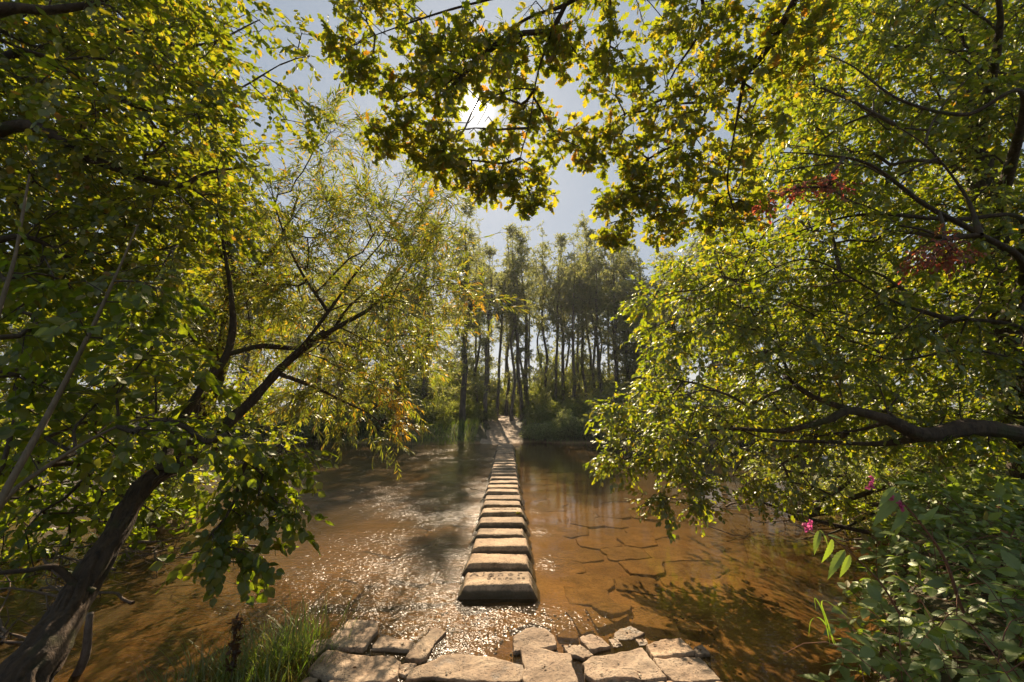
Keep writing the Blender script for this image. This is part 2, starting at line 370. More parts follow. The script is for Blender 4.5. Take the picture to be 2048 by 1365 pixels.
def place(mb, tmpl, pos, dirs, ups, scl, li=0, si=1):
    """put a randomly chosen template at every position"""
    pos = np.asarray(pos); dirs = np.asarray(dirs, float); n = len(pos)
    X = dirs/(np.linalg.norm(dirs, axis=1)[:, None]+1e-9)
    Y = np.cross(ups, X); Y /= np.linalg.norm(Y, axis=1)[:, None]+1e-9
    Z = np.cross(X, Y)
    R = np.stack([X, Y, Z], -1)*np.asarray(scl)[:, None, None]
    ch = rng.integers(0, len(tmpl), n)
    for k, t in enumerate(tmpl):
        m = np.where(ch == k)[0]
        if not len(m): continue
        for V, F, mi in ((t[0], t[1], li), (t[2], t[3], si)):
            if V is None: continue
            W = np.einsum('nij,vj->nvi', R[m], V)+pos[m][:, None]
            FF = (F[None]+(np.arange(len(m))*len(V))[:, None, None]).reshape(-1, F.shape[1])
            mb.add(W.reshape(-1, 3), FF, mi)

# ------------------------------------------------------------------ growing twigs out to a crown
def grow(nodes, path, att, alpha=.35, seg=.3, sag=.02):
    pos = list(map(np.asarray, nodes)); par = [-1]*len(pos); pl = list(path)
    A = np.asarray(att); base = np.asarray(nodes)
    d0 = np.min(np.linalg.norm(A[:, None]-base[None], axis=2), axis=1); A = A[np.argsort(d0)]
    cap = len(pos)+len(A)*8+10; Pn = np.zeros((cap, 3)); Pl = np.zeros(cap); par = np.full(cap, -1); n = len(pos)
    Pn[:n] = base; Pl[:n] = path; tips = []
    for a in A:
        d = np.linalg.norm(Pn[:n]-a, axis=1); j = int(np.argmin(d+alpha*Pl[:n])); L = d[j]
        m = max(1, min(8, int(L/seg)+1)) if n+10 < cap else 1
        b0 = Pn[j].copy()
        for q in range(1, m+1):
            t = q/m; p = b0+(a-b0)*t
            if q < m: p = p+rng.normal(0, sag*L, 3)+np.array([0, 0, .06*L*math.sin(math.pi*t)])
            Pn[n] = p; par[n] = j if q == 1 else n-1; Pl[n] = Pl[par[n]]+L/m; n += 1
        tips.append(n-1)
    return Pn[:n], par[:n], tips
def network(mb, Pn, par, n0, rtip=.003, ex=.45, mi=0, rmax=.06):
    n = len(Pn); cnt = np.zeros(n)
    for i in range(n-1, -1, -1):
        cnt[i] += 1 if i >= n0 else 0
        if par[i] >= 0: cnt[par[i]] += cnt[i]
    r = np.minimum(rtip*np.maximum(cnt, 1)**ex, rmax)
    idx = np.arange(n0, n); a = Pn[par[idx]]; b = Pn[idx]; rb = r[idx]
    ra = np.where(par[idx] < n0, rb*1.25, np.minimum(r[par[idx]], rb*1.6))
    T = b-a; Ln = np.linalg.norm(T, axis=1)+1e-9; T /= Ln[:, None]
    up = np.where(np.abs(T[:, 2:3]) < .9, np.array([[0, 0, 1.0]]), np.array([[1.0, 0, 0]]))
    A = np.cross(T, up); A /= np.linalg.norm(A, axis=1)[:, None]; B = np.cross(T, A); seg = 5
    th = np.linspace(0, 2*np.pi, seg, endpoint=False); ring = np.cos(th)[None, :, None]*A[:, None]+np.sin(th)[None, :, None]*B[:, None]
    V = np.concatenate([a[:, None]+ring*ra[:, None, None], b[:, None]+ring*rb[:, None, None]], 1)
    F1 = np.array([(j, (j+1) % seg, seg+(j+1) % seg, seg+j) for j in range(seg)])
    F = (F1[None]+(np.arange(len(idx))*2*seg)[:, None, None]).reshape(-1, 4)
    mb.add(V.reshape(-1, 3), F, mi)
def in_poly(x, y, poly):
    ins = False; n = len(poly); j = n-1
    for i in range(n):
        if (poly[i][1] > y) != (poly[j][1] > y) and x < (poly[j][0]-poly[i][0])*(y-poly[i][1])/(poly[j][1]-poly[i][1])+poly[i][0]: ins = not ins
        j = i
    return ins
def masses(poly, step, d0, d1, r, layers=2, off=False):
    """foliage masses that fill the measured outline of a crown, spread in depth"""
    out = []; xs = [p[0] for p in poly]; ys = [p[1] for p in poly]
    for l in range(layers):
        for x in np.arange(min(xs)+step/2*(l % 2), max(xs), step):
            for y in np.arange(min(ys)+step/2*(l % 2), max(ys), step):
                u = x+random.uniform(-.3, .3)*step; v = y+random.uniform(-.3, .3)*step
                if in_poly(u, v, poly):
                    out.append((u, v, random.uniform(d0+(d1-d0)*l/layers, d0+(d1-d0)*(l+1)/layers), r*random.uniform(.8, 1.2)))
    return out
def scatter(blobs, n_per, flat=.8, holes=.0, hs=1.1):
    """points in each mass (u,v,depth,radius px [,vertical radius px])"""
    out = []
    for b in blobs:
        u, v, d, r = b[:4]; rv = b[4] if len(b) > 4 else r*flat
        c = P(u, v, d); R = r/FP*d; RV = rv/FP*d
        q = rng.normal(0, 1, (n_per*2, 3)); q /= np.linalg.norm(q, axis=1)[:, None]; q *= rng.random((len(q), 1))**(1/3)
        p = c+q*np.array([R, R*1.15, RV])
        if holes: p = p[fbm(p, hs, 2) > holes-.55]
        out.append(p[:n_per])
    return np.vstack(out)
def crown(tree, limbs, att, tmpl, mats, k=3, size=(.8, 1.2), droop=.25, flat=.5, alpha=.35, up_n=.9, name='crown', rtip=.003, lift=0.0, keep=None, twigname='twigs', twigmat=None):
    nodes = np.vstack([l[:, :3] for l in limbs]); path = np.concatenate([np.cumsum(np.full(len(l), .05)) for l in limbs])
    Pn, par, tips = grow(nodes, path, att, alpha)
    mb = MB(); network(mb, Pn, par, len(nodes), rtip); mb.V = [v-np.array(tree.location, dtype=np.float32) for v in mb.V]
    tw = mb.build(twigname, twigmat or TWIG, True); tw.parent = tree
    idx = np.arange(len(nodes), len(Pn)); tipset = np.zeros(len(Pn), bool); tipset[tips] = True
    E = Pn[idx]-Pn[par[idx]]; E /= np.linalg.norm(E, axis=1)[:, None]+1e-9
    pos, dr = [], []
    tp = tipset[idx]
    for q in range(k):
        sel = tp if q > 0 else np.ones(len(idx), bool)
        e = E[sel]; m = len(e)
        d = e*(1.0 if q == 0 else .6)+rng.normal(0, .55, (m, 3)); d[:, 2] = d[:, 2]*flat-droop+lift
        pos.append(Pn[idx][sel]-(E[sel]*(rng.random((m, 1))*.12 if q else 0))); dr.append(d)
    pos = np.vstack(pos); dr = np.vstack(dr)
    if keep is not None:
        kk = keep(pos); pos = pos[kk]; dr = dr[kk]
    ups = np.array([0, 0, 1.0])+rng.normal(0, 1-up_n+.15, (len(pos), 3))
    mc = MB(); place(mc, tmpl, pos-np.array(tree.location), dr, ups, rng.uniform(*size, len(pos)))
    o = mc.build(name, mats, False); o.parent = tree
    return o, Pn
def limb(tree, pts, name='branch', mat=None, seg=14, rough=.12, step=.06):
    c = spline([list(P(u, v, d))+[r] for u, v, d, r in pts], step)
    # small wobble so that no branch is a clean arc
    w = np.stack([fbm(c[:, :3], 1.6, 2), fbm(c[:, :3]+9, 1.6, 2), fbm(c[:, :3]+19, 1.6, 2)], 1)*np.minimum(c[:, 3:4]*.9, .03)
    c[:, :3] += w
    mb = MB(); mb.tube(c[:, :3]-np.array(tree.location), c[:, 3], seg, 0, rough)
    o = mb.build(name, mat or BARK); o.parent = tree
    return c

# ------------------------------------------------------------------ terrain
def xs_line(y): return -.139-.0104*(y-4.4)
def near_edge(x):
    return np.where(x > 1.55, np.minimum(2.2+(x-1.55)*1.15, 10.5), np.where(x < -1.5, np.maximum(2.75-(-1.5-x)*.05, 2.2), 2.75))
def far_edge(x): return 21.6+.5*np.sin(x*.55+1)+.25*np.sin(x*1.7)
def path_x(y): return np.interp(y, [20, 22, 26, 32, 40], [-.40, -.45, -.50, -.55, -1.6])
def height(x, y):
    x = np.asarray(x, float); y = np.asarray(y, float)
    p = np.stack([x, y, x*0], -1); w = fbm(p, .9, 3)*.04+fbm(p, 4, 2)*.012
    dx = x-xs_line(y)
    bed = -.105-.10*sstep(3.8, 12, y)+.07*np.exp(-(dx/.75)**2)*sstep(3.6, 4.15, y)-.30*sstep(2.3, 4.5, dx)-.22*sstep(1.6, 4.0, -dx)+.10*sstep(19, 21.5, y)
    ne = near_edge(x); side = np.maximum(sstep(1.5, 2.6, x), sstep(1.5, 2.4, -x))
    rise = sstep(-.35, .9, ne-y)
    nb = rise*(.14+.22*side+.12*sstep(2.2, 4, x))+.15*sstep(.5, 4, ne-y)*side
    fe = far_edge(x); fp = np.abs(x-path_x(y))
    off = sstep(.75, 1.5, fp)
    fb = off*(.85*sstep(-.3, 2.2, y-fe)+.25*sstep(2, 12, y-fe))+(1-off)*(1.05*sstep(21.3, 31, y))
    # gravel spit behind the leaning tree
    g = np.exp(-(((x+4.6)/1.1)**2+((y-8.4)/.38)**2))*.42+np.exp(-(((x+5.3)/.8)**2+((y-6.9)/.5)**2))*.45
    nearm = sstep(-.5, .6, ne-y); farm = sstep(-.6, .6, y-fe+ (1-off)*.3)
    h = bed*(1-nearm)*(1-farm)+nb+fb*(y > 15)+g
    return h+w*(1+.8*farm)
def axis(segs):
    out = []
    for a, b, s in segs: out.append(np.arange(a, b, s))
    return np.unique(np.round(np.concatenate(out+[[segs[-1][1]]]), 4))
def grid_mesh(xa, ya, zf):
    X, Y = np.meshgrid(xa, ya); Z = zf(X, Y); V = np.stack([X, Y, Z], -1).reshape(-1, 3)
    nx = len(xa); i, j = np.meshgrid(np.arange(nx-1), np.arange(len(ya)-1)); a = j*nx+i
    F = np.stack([a, a+1, a+nx+1, a+nx], -1).reshape(-1, 4); return V, F, X, Y
xa = axis([(-260, -60, 20), (-60, -14, 2), (-14, -6, .3), (-6, 6, .07), (6, 14, .3), (14, 60, 2), (60, 260, 20)])
ya = axis([(-30, -2, 1.0), (-2, 1.5, .2), (1.5, 8, .07), (8, 20, .2), (20, 34, .15), (34, 70, 1.5), (70, 420, 20)])
V, F, _, _ = grid_mesh(xa, ya, height)
mb = MB(); mb.add(V, F); ground = mb.build('ground', ground_mat()); tag(ground, kind='structure', label='brown stony river bed and dark earth banks')
# path: sheet laid over the bank
pv, pf = [], []
ys_ = np.arange(21.0, 40, .12); nn = 15
for y in ys_:
    w0 = float(np.interp(y, [21, 23, 26, 32, 40], [1.25, 1.05, 1.0, .95, .7]))
    for k in range(nn):
        x = float(path_x(y))+(k/(nn-1)*2-1)*w0*(1+.12*math.sin(y*2.1+k*.3)); pv.append((x, y, 0))
pv = np.array(pv); pv[:, 2] = height(pv[:, 0], pv[:, 1])+.025+fbm(pv, 1.5, 3)*.03
ed = np.abs(((np.arange(len(pv)) % nn)/(nn-1)*2-1)); pv[:, 2] -= .06*sstep(.8, 1, ed)
i, j = np.meshgrid(np.arange(nn-1), np.arange(len(ys_)-1)); a = j*nn+i
mb = MB(); mb.add(pv, np.stack([a, a+1, a+nn+1, a+nn], -1).reshape(-1, 4)); tag(mb.build('path', path_mat()), kind='structure', label='pale trodden earth path climbing the far bank')

# ------------------------------------------------------------------ water
def ledge(y): return np.interp(y, [2.5, 3.9, 5.2, 7, 12, 20], [-1.2, -1.15, -1.05, -1.2, -1.6, -2.0])
def chop_f(x, y):
    dx = x-xs_line(y)
    left = sstep(.15, -.35, dx)
    band = left*sstep(6.0, 1.2, -dx)                       # broken water that pours off the ford
    pat = np.clip(.62+.75*fbm(np.stack([x*.35+y*.25, y*.9-x*.15, x*0], -1), .8, 3), .05, 1.3)
    far = .5+.5*sstep(22, 8, y)
    c = band*pat*far+left*.22
    front = sstep(3.1, 3.9, y)*.0+np.exp(-((dx-.2)/1.3)**2-((y-4.0)/.32)**2)*.75
    right = .035+.7*np.exp(-((dx-.62)/.22)**2)*sstep(13, 6, y)*sstep(4.3, 5, y)*(.5+.5*np.sin(y*5))
    return np.clip(c+front*(1-left*.3)+right, 0, 1.3)
def water_z(x, y):
    p = np.stack([x, y*1.5, x*0], -1); c = chop_f(x, y)
    z = fbm(p, 5.5, 2)*.008*c+fbm(p, 1.7, 2)*.006*c+fbm(p+5, 1.1, 1)*.002
    for n in range(29):                                    # ripples round each stepping stone
        pass
    return z
xa = axis([(-260, -60, 40), (-60, -14, 2), (-14, -7, .25), (-7, 3.2, .035), (3.2, 14, .25), (14, 60, 2), (60, 260, 40)])
ya = axis([(-2, 2.4, .4), (2.4, 9, .035), (9, 22.6, .09), (22.6, 24.6, .5)])
V, F, X, Y = grid_mesh(xa, ya, water_z)
depth = np.clip(-height(X, Y), 0, 1).ravel(); ch = chop_f(X, Y).ravel()
murk = np.clip(.04+1.1*depth, .05, .65)+.12*np.clip(ch, 0, 1)
mb = MB(); mb.add(V, F); wo = mb.build('river_water', water_mat(), attrs={'chop': ch, 'murk': murk})
tag(wo, kind='structure', label='shallow brown river running over the ford')

ORD = ['first','second','third','fourth','fifth','sixth','seventh','eighth','ninth','tenth','eleventh','twelfth','thirteenth','fourteenth','fifteenth','sixteenth','seventeenth','eighteenth','nineteenth','twentieth',
       'twenty-first','twenty-second','twenty-third','twenty-fourth','twenty-fifth','twenty-sixth','twenty-seventh','twenty-eighth','twenty-ninth','thirtieth']
ORD += ['thirty-'+o for o in ORD[:9]] + ['fortieth'] + ['forty-'+o for o in ORD[:9]] + ['fiftieth']

# ------------------------------------------------------------------ stepping stones
def text_mesh(body, size, depth):
    cu = bpy.data.curves.new('lettering', 'FONT'); cu.body = body; cu.size = size; cu.extrude = depth; cu.align_x = 'CENTER'; cu.resolution_u = 3
    cu.offset = .0025
    ob = bpy.data.objects.new('lettering', cu); COL.objects.link(ob); bpy.context.view_layer.update()
    me = bpy.data.meshes.new_from_object(ob.evaluated_get(bpy.context.evaluated_depsgraph_get())); bpy.data.objects.remove(ob); return me
def step_stone(n):
    y0 = 4.40+n*.566; L = .35; wt = .315+random.uniform(-.012, .012); wb = .40+random.uniform(-.012, .012); H = .118+random.uniform(-.018, .012)
    xc = xs_line(y0)+random.uniform(-.012, .012); rot = random.uniform(-.035, .035)
    nx, ny = (96, 44) if n < 8 else (40, 16)
    # rounded block profile: param across (s) and along (t), grid wraps over the top down to the bed
    s = np.linspace(-1, 1, nx); t = np.linspace(-1, 1, ny); S, T = np.meshgrid(s, t)
    z = np.full(S.shape, H); 
    sx = np.abs(S); ty = np.abs(T)
    fx = sstep(.80, 1.0, sx); fy = sstep(.80, 1.0, ty)
    X = np.sign(S)*np.where(sx < .8, sx/.8*wt, wt+(wb-wt)*((sx-.8)/.2)*1.6)
    Yy = np.sign(T)*np.where(ty < .8, ty/.8*(L/2-.012), (L/2-.012)+.035*np.clip((ty-.8)/.2, 0, 1)**.6)
    dz = np.maximum(np.clip((sx-.8)/.2, 0, 1)**1.03*(H+.12), np.clip((ty-.8)/.2, 0, 1)**1.1*(H+.16))
    z = H-dz
    p = np.stack([X+n*3.1, Yy+n*1.7, z], -1)
    er = fbm(p, 26, 3); edge = np.exp(-((sx-.8)/.07)**2)+np.exp(-((ty-.8)/.08)**2)
    z = z-np.clip(edge, 0, 1)*(.004+.013*np.clip(er, 0, 2))+fbm(p, 9, 2)*.003-.004*np.clip(fbm(p, 55, 2)-.55, 0, 1)
    Yy = Yy+fbm(p, 12, 2)*.006; X = X+fbm(p+7, 10, 2)*.006
    Yy = Yy-np.sign(T)*.05*sstep(.0, -.05, z) if False else Yy-np.sign(T)*.05*np.clip(-z/.05, 0, 1)*(ty > .8)
    V = np.stack([X, Yy, z], -1).reshape(-1, 3)
    i, j = np.meshgrid(np.arange(nx-1), np.arange(ny-1)); a = j*nx+i
    mb = MB(); mb.add(V, np.stack([a, a+1, a+nx+1, a+nx], -1).reshape(-1, 4))
    o = mb.build('stepping_stone', SANDSTONE)
    o.location = (xc, y0+L/2, 0); o.rotation_euler = (random.uniform(-.025, .025), random.uniform(-.02, .02), rot)
    return o, H
step_labels = {0: 'nearest stepping stone, chipped sandstone block carved with the word Aigner', 3: 'fourth stepping stone from the near bank, with a mossy front edge',
               5: 'sixth stepping stone from the near bank, lettered, yellow moss on its right corner', 1: 'second stepping stone from the near bank, plain sandstone with a pale streaked front'}
steps = []; HT = []
for n in range(28):
    o, H = step_stone(n); steps.append(o); o['top'] = H; del o['top']; HT.append(H)
    tag(o, step_labels.get(n, ORD[n]+' stepping stone from the near bank, worn sandstone block in the ford'), 'stepping stone', 'stepping stones crossing the river')
def carve(o, H, lines):
    for body, size, lx, ly in lines:
        me = text_mesh(body, size, .002); m = bpy.data.meshes[me.name]
        m.materials.clear(); m.materials.append(CARVE)
        q = bpy.data.objects.new('carved_lettering', m); COL.objects.link(q); q.parent = o; q.location = (lx, ly, H+.0025)
CARVE = stone_mat('painted_groove_shade', (.13,.09,.055), (.19,.135,.085), (.25,.18,.11), wet=-9, pits=0)  # letters sit proud; dark colour stands in for shade in cut grooves
carve(steps[0], HT[0], [('A i g n e r', .13, -.02, .045), ('G d e.  F a   8 8', .06, .08, -.045)])
carve(steps[5], HT[5], [('Gemeinde', .10, .03, .0)])
# moss pad on the sixth stone
mb = MB(); q = rng.normal(0, 1, (260, 3))*np.array([.022, .012, .003])+np.array([.26, -.165, .108])
place(mb, [(leaf_lo(.6)[0]*.02, leaf_lo(.6)[1], None, None)], q, rng.normal(0, 1, (260, 3)), np.tile([[0., 0, 1.]], (260, 1)), rng.uniform(.6, 1.2, 260))
mo = mb.build('moss_pad', leaf_mat('moss', GR((.16,.15,.01), (.22,.20,.015), (.28,.24,.02)), GR((.3,.3,.02), (.35,.32,.02), (.4,.35,.02)), gloss=.02), False); mo.parent = steps[5]

# ------------------------------------------------------------------ bank slabs, traced on the ground
def slab(outline, ztop, thick=.14, name='stone_slab', mat=None, seed=0, tilt=(0, 0), rough=.008, rnd=.93):
    p = np.asarray(outline, float); c = p.mean(0); q = np.vstack([p, p[:1]])
    d = np.r_[0, np.cumsum(np.linalg.norm(np.diff(q, axis=0), axis=1))]; M = 96
    s = np.linspace(0, d[-1], M, endpoint=False); O = np.stack([np.interp(s, d, q[:, k]) for k in (0, 1)], 1)
    if name == 'stone_slab': O = c+(O-c)*1.06
    for _ in range(0 if name == 'stone_slab' else 1): O = (np.roll(O, 1, 0)+2*O+np.roll(O, -1, 0))/4
    O3 = np.c_[O, np.full(M, seed*3.3)]; nrm = (O-c)/(np.linalg.norm(O-c, axis=1)[:, None]+1e-9)
    O = O+nrm*((fbm(O3, 9, 3)*.016+fbm(O3, 40, 2)*.005) if name == 'stone_slab' else (fbm(O3, 4.5, 3)*.028+fbm(O3, 30, 2)*.006))[:, None]
    rings = [(1.0, -thick), (1.01, -thick*.45), (1.004, -.022), (.996, -.007), (.985, -.002), (.965, 0), (.87, 0), (.76, 0), (.64, 0), (.5, 0), (.36, 0), (.22, 0), (.1, 0)]
    V = []
    for f, z in rings:
        R = c+(O-c)*f; R3 = np.c_[R, np.full(M, seed*1.7)]
        inner = f < .96
        zz = z+(fbm(R3, 5, 3)*rough*1.3+fbm(R3, 22, 3)*rough*.55)*(1 if inner else .6)-(.004*np.clip(fbm(R3, 60, 1), 0, 1))+tilt[0]*(R[:, 0]-c[0])+tilt[1]*(R[:, 1]-c[1])
        V.append(np.c_[R, zz])
    V.append([[c[0], c[1], 0]]); V = np.vstack(V); V[:, :2] -= c
    k = len(rings); F = []
    for r in range(k-1):
        for m in range(M): F.append((r*M+m, r*M+(m+1) % M, (r+1)*M+(m+1) % M, (r+1)*M+m))
    mb = MB(); mb.add(V, F); T = [((k-1)*M+m, (k-1)*M+(m+1) % M, k*M) for m in range(M)]; mb.F[(3, 0)] = [np.array(T)]
    o = mb.build(name, mat or SLAB); o.location = (c[0], c[1], ztop*.5-.002 if name == 'stone_slab' else ztop); return o
def z3(pts): return [(580+x/4.096, 1165+y/4.096) for x, y in pts]
def z4(pts): return [(1000+x/4.096, 1165+y/4.096) for x, y in pts]
SL = [
 (z3([(490,272),(705,285),(725,350),(680,390),(640,450),(600,485),(310,462)]), .07, 'grey slab at the left end of the second row, beside the grass'),
 (z3([(745,395),(850,420),(1010,460),(970,520),(680,502)]), .045, 'low wet slab between the grey left slab and the narrow slab'),
 (z3([(1190,330),(1270,370),(1180,470),(1110,575),(950,570),(1010,490)]), .06, 'narrow slab lying lengthwise, pointing at the water'),
 (z3([(1060,370),(1130,360),(1100,420),(1050,435)]), .03, 'small wet stone behind the narrow slab'),
 (z3([(170,640),(330,502),(600,540),(830,540),(890,590),(870,690),(770,750),(430,740)]), .085, 'large pale slab at the left, dappled with shade'),
 (z3([(900,645),(1020,652),(940,722),(875,690)]), .045, 'small wedge stone in front of the narrow slab'),
 (z3([(1020,690),(1250,580),(1400,560),(1660,592),(1895,640),(1890,762),(1750,782),(1450,782),(1180,752),(960,772)]), .035, 'widest slab, half wet, in the middle of the front row'),
 (z4([(105,400),(205,340),(350,340),(440,400),(462,468),(330,482),(130,502)]), .07, 'upright-edged pale slab nearest the first stepping stone'),
 (z4([(188,498),(370,512),(560,560),(630,762),(420,768),(200,772)]), .065, 'squarish slab with cracks right of the widest slab'),
 (z4([(520,487),(660,480),(765,552),(680,574),(560,545)]), .055, 'small oval stone behind the squarish slab'),
 (z4([(670,402),(740,385),(800,400),(890,472),(730,512),(665,440)]), .06, 'bright white-topped stone at the water edge'),
 (z4([(940,402),(1070,345),(1190,402),(1080,452),(940,442)]), .02, 'wet brown stone lapped by the water right of the white-topped stone'),
 (z4([(670,602),(760,560),(1150,500),(1340,712),(1200,742),(920,718),(800,742),(725,692)]), .08, 'large pitted slab in the right half of the front row'),
 (z4([(1210,472),(1320,430),(1470,425),(1575,522),(1400,552),(1270,562)]), .065, 'pale slab at the right end of the back row'),
 (z4([(1270,582),(1620,572),(1790,732),(1600,752),(1430,752),(1362,702)]), .07, 'pitted slab at the right end of the front row'),
 (z4([(1580,502),(1650,490),(1705,545),(1600,552)]), .05, 'rough rubble stone right of the back row slabs'),
 (z4([(890,452),(960,445),(1000,500),(930,512)]), .02, 'small pebble-sized stone behind the large pitted slab'),
 (z4([(1120,455),(1190,455),(1205,485),(1150,492)]), .02, 'smallest stone between the wet brown stone and the pale right slab'),
 (z3([(205,440),(310,432),(325,475),(200,560),(150,560)]), .05, 'slab corner poking out of the grass on the left'),
 (z3([(20,820),(170,735),(215,745),(160,860),(60,900)]), .05, 'darkest slab at the foot of the grass in the bottom left'),
 (z3([(170,830),(330,752),(500,775),(640,830),(600,980),(150,980)]), .07, 'round-edged slab cut by the bottom edge on the left'),
 (z3([(660,850),(830,800),(1060,800),(1180,790),(1180,960),(640,980)]), .05, 'flat slab at the bottom edge below the widest slab'),
 (z3([(1200,800),(1500,815),(1700,800),(1740,960),(1230,980)]), .05, 'slab at the bottom edge under the middle of the widest slab'),
 (z4([(20,800),(230,790),(600,800),(650,960),(40,980)]), .05, 'slab at the bottom edge below the squarish slab'),
 (z4([(680,830),(830,770),(1080,770),(1330,760),(1380,960),(700,980)]), .05, 'slab at the bottom edge below the large pitted slab'),
 (z4([(1370,770),(1700,762),(1830,780),(1900,840),(1900,980),(1430,980)]), .05, 'slab at the bottom right corner of the paving'),
 (z4([(1900,790),(2060,800),(2140,880),(1960,900)]), .03, 'dark low slab beyond the bottom right corner of the paving'),
]
for k, (ol, z, lb) in enumerate(SL):
    o = slab([G(u, v, z)[:2] for u, v in ol], z, seed=k, tilt=(random.uniform(-.02, .02), random.uniform(-.02, .03)))
    tag(o, lb, 'paving slab', 'stone slabs paving the near bank')
# rows behind the camera's feet so the bank goes on
# flagstones under the water: traced near ones, then courses across the ford
SUB = [z4([(740,190),(860,170),(1070,185),(1060,220),(920,275),(830,250)]), z4([(690,210),(735,205),(940,340),(800,375)]),
       z4([(540,240),(600,230),(760,392),(665,425)]), z4([(915,305),(1040,262),(1062,272),(962,320)]),
       z4([(1050,330),(1105,200),(1165,200),(1455,330),(1480,410),(1200,372)]), z4([(1445,350),(1560,300),(1662,382),(1640,402)]),
       z4([(430,290),(520,240),(650,430),(640,470),(470,460)]), z4([(10,290),(330,280),(400,300),(430,390),(350,330),(200,335),(90,395)])]
fl_lab = ['curved flagstone under clear water behind the wet brown stone','long flagstone under water slanting towards the white-topped stone','flagstone under water behind the white-topped stone',
          'small wedge flagstone under water beside the curved one','broadest flagstone under water behind the pale right slab','outermost flagstone under water at the right of the ford',
          'brown flagstone under water right of the nearest upright-edged slab','flagstone under water just before the first stepping stone']
for k, ol in enumerate(SUB):
    pts = [G(u, v, -.035)[:2] for u, v in ol]
    tag(slab(pts, -.032, .1, 'flagstone', FLAG, 50+k, rough=.004), fl_lab[k], 'flagstone', 'flagstones of the ford under water')
def jit(a, b, s=1.0): return vn(np.array([a*1.37+.5, b*2.11+.3, 4.2]), 3.7)*s
def clip_half(poly, m, n):
    """keep the part of a convex polygon on the near side of the line through m with normal n"""
    out = []
    for i in range(len(poly)):
        a, b = poly[i], poly[(i+1) % len(poly)]; da, db = np.dot(a-m, n), np.dot(b-m, n)
        if da <= 0: out.append(a)
        if (da < 0) != (db < 0) and abs(da-db) > 1e-9: out.append(a+(b-a)*da/(da-db))
    return out
rf = random.Random(21); cnt = 0
for side, x0, x1, y0, y1 in ((1, .52, 2.65, 4.42, 14.6), (-1, -1.95, -.52, 4.42, 12.2), (-1, -1.15, -.08, 3.80, 4.38)):
    seeds = []; y = y0; row = 0
    while y < y1:
        hh = rf.uniform(.36, .5)+.03*(y-4); x = x0+(.2 if row % 2 else 0)-.1
        while x < x1:
            ww = rf.uniform(.38, .72); seeds.append((x+ww/2+rf.uniform(-.05, .05), y+hh/2+rf.uniform(-.1, .1))); x += ww
        y += hh; row += 1
    seeds = [np.array(q) for q in seeds if x0 < q[0] < x1 and y0 < q[1] < y1]
    for q in seeds:
        poly = [np.array(v) for v in ((x0, y0), (x1, y0), (x1, y1), (x0, y1))]
        for o_ in seeds:
            d = np.linalg.norm(o_-q)
            if 0 < d < 2.2 and poly: poly = clip_half(poly, (q+o_)/2, (o_-q)/d)
        if len(poly) < 3: continue
        c = np.mean(poly, 0); sz = max(np.linalg.norm(v-c) for v in poly)
        if sz < .12 or rf.random() < .07 or (side == 1 and c[1] < 4.7 and c[0] > 1.2): continue
        off = np.array([xs_line(c[1])+(.14 if side else 0), 0]); pts = [c+(v-c)*(1-.018/sz)+off for v in poly]
        o = slab(pts, float(height(np.array([c[0]]), np.array([c[1]]))[0])+rf.uniform(.012, .034), .09, 'flagstone', FLAG, 100+cnt, rough=.005, tilt=(rf.uniform(-.02, .02), rf.uniform(-.02, .02)))
        tag(o, 'flat brown flagstone under water in the paved ford '+('right' if side == 1 else 'left')+' of the stepping stones', 'flagstone', 'flagstones of the ford under water'); cnt += 1
print('flagstones', cnt)

# gravel and small stones lying between slabs and on the spit
def pebbles(name, pts, smin, smax, label, flat=.5):
    base = []
    for s in range(5):
        import itertools
        v = np.array([(0,0,1),(0,0,-1)]+[(math.cos(a)*math.cos(b), math.sin(a)*math.cos(b), math.sin(b)) for b in (-.6, .3) for a in np.arange(0, 6.28, 1.05)])
        v *= (1+.25*rng.normal(0, 1, (len(v), 1))*.6); v[:, 2] *= flat
        f = [(1, 2+(k+1) % 6, 2+k) for k in range(6)]+[(8+k, 8+(k+1) % 6, 0) for k in range(6)]
        f += [(2+k, 2+(k+1) % 6, 8+k) for k in range(6)]+[(2+(k+1) % 6, 8+(k+1) % 6, 8+k) for k in range(6)]
        base.append((v, np.array(f), None, None))
    mb = MB(); n = len(pts); d = rng.normal(0, 1, (n, 3)); d[:, 2] *= .2
    place(mb, base, pts, d, np.tile([[0, 0, 1.]], (n, 1)), rng.uniform(smin, smax, n)**1.0)
    return tag(mb.build(name, PEBBLE, True), label, kind='stuff')
q = np.c_[rng.uniform(-1.6, 1.7, 1500), rng.uniform(2.2, 4.3, 1500)]; q = np.c_[q, height(q[:, 0], q[:, 1])+.004]
pebbles('gravel', q, .004, .016, 'small gravel between the paving slabs')
q = np.c_[rng.normal(-4.5, .8, 2600), rng.normal(8.35, .3, 2600)]; q = np.c_[q, height(q[:, 0], q[:, 1])]; q = q[q[:, 2] > -.08]
pebbles('gravel', q, .012, .04, 'gravel spit in the river behind the leaning tree')


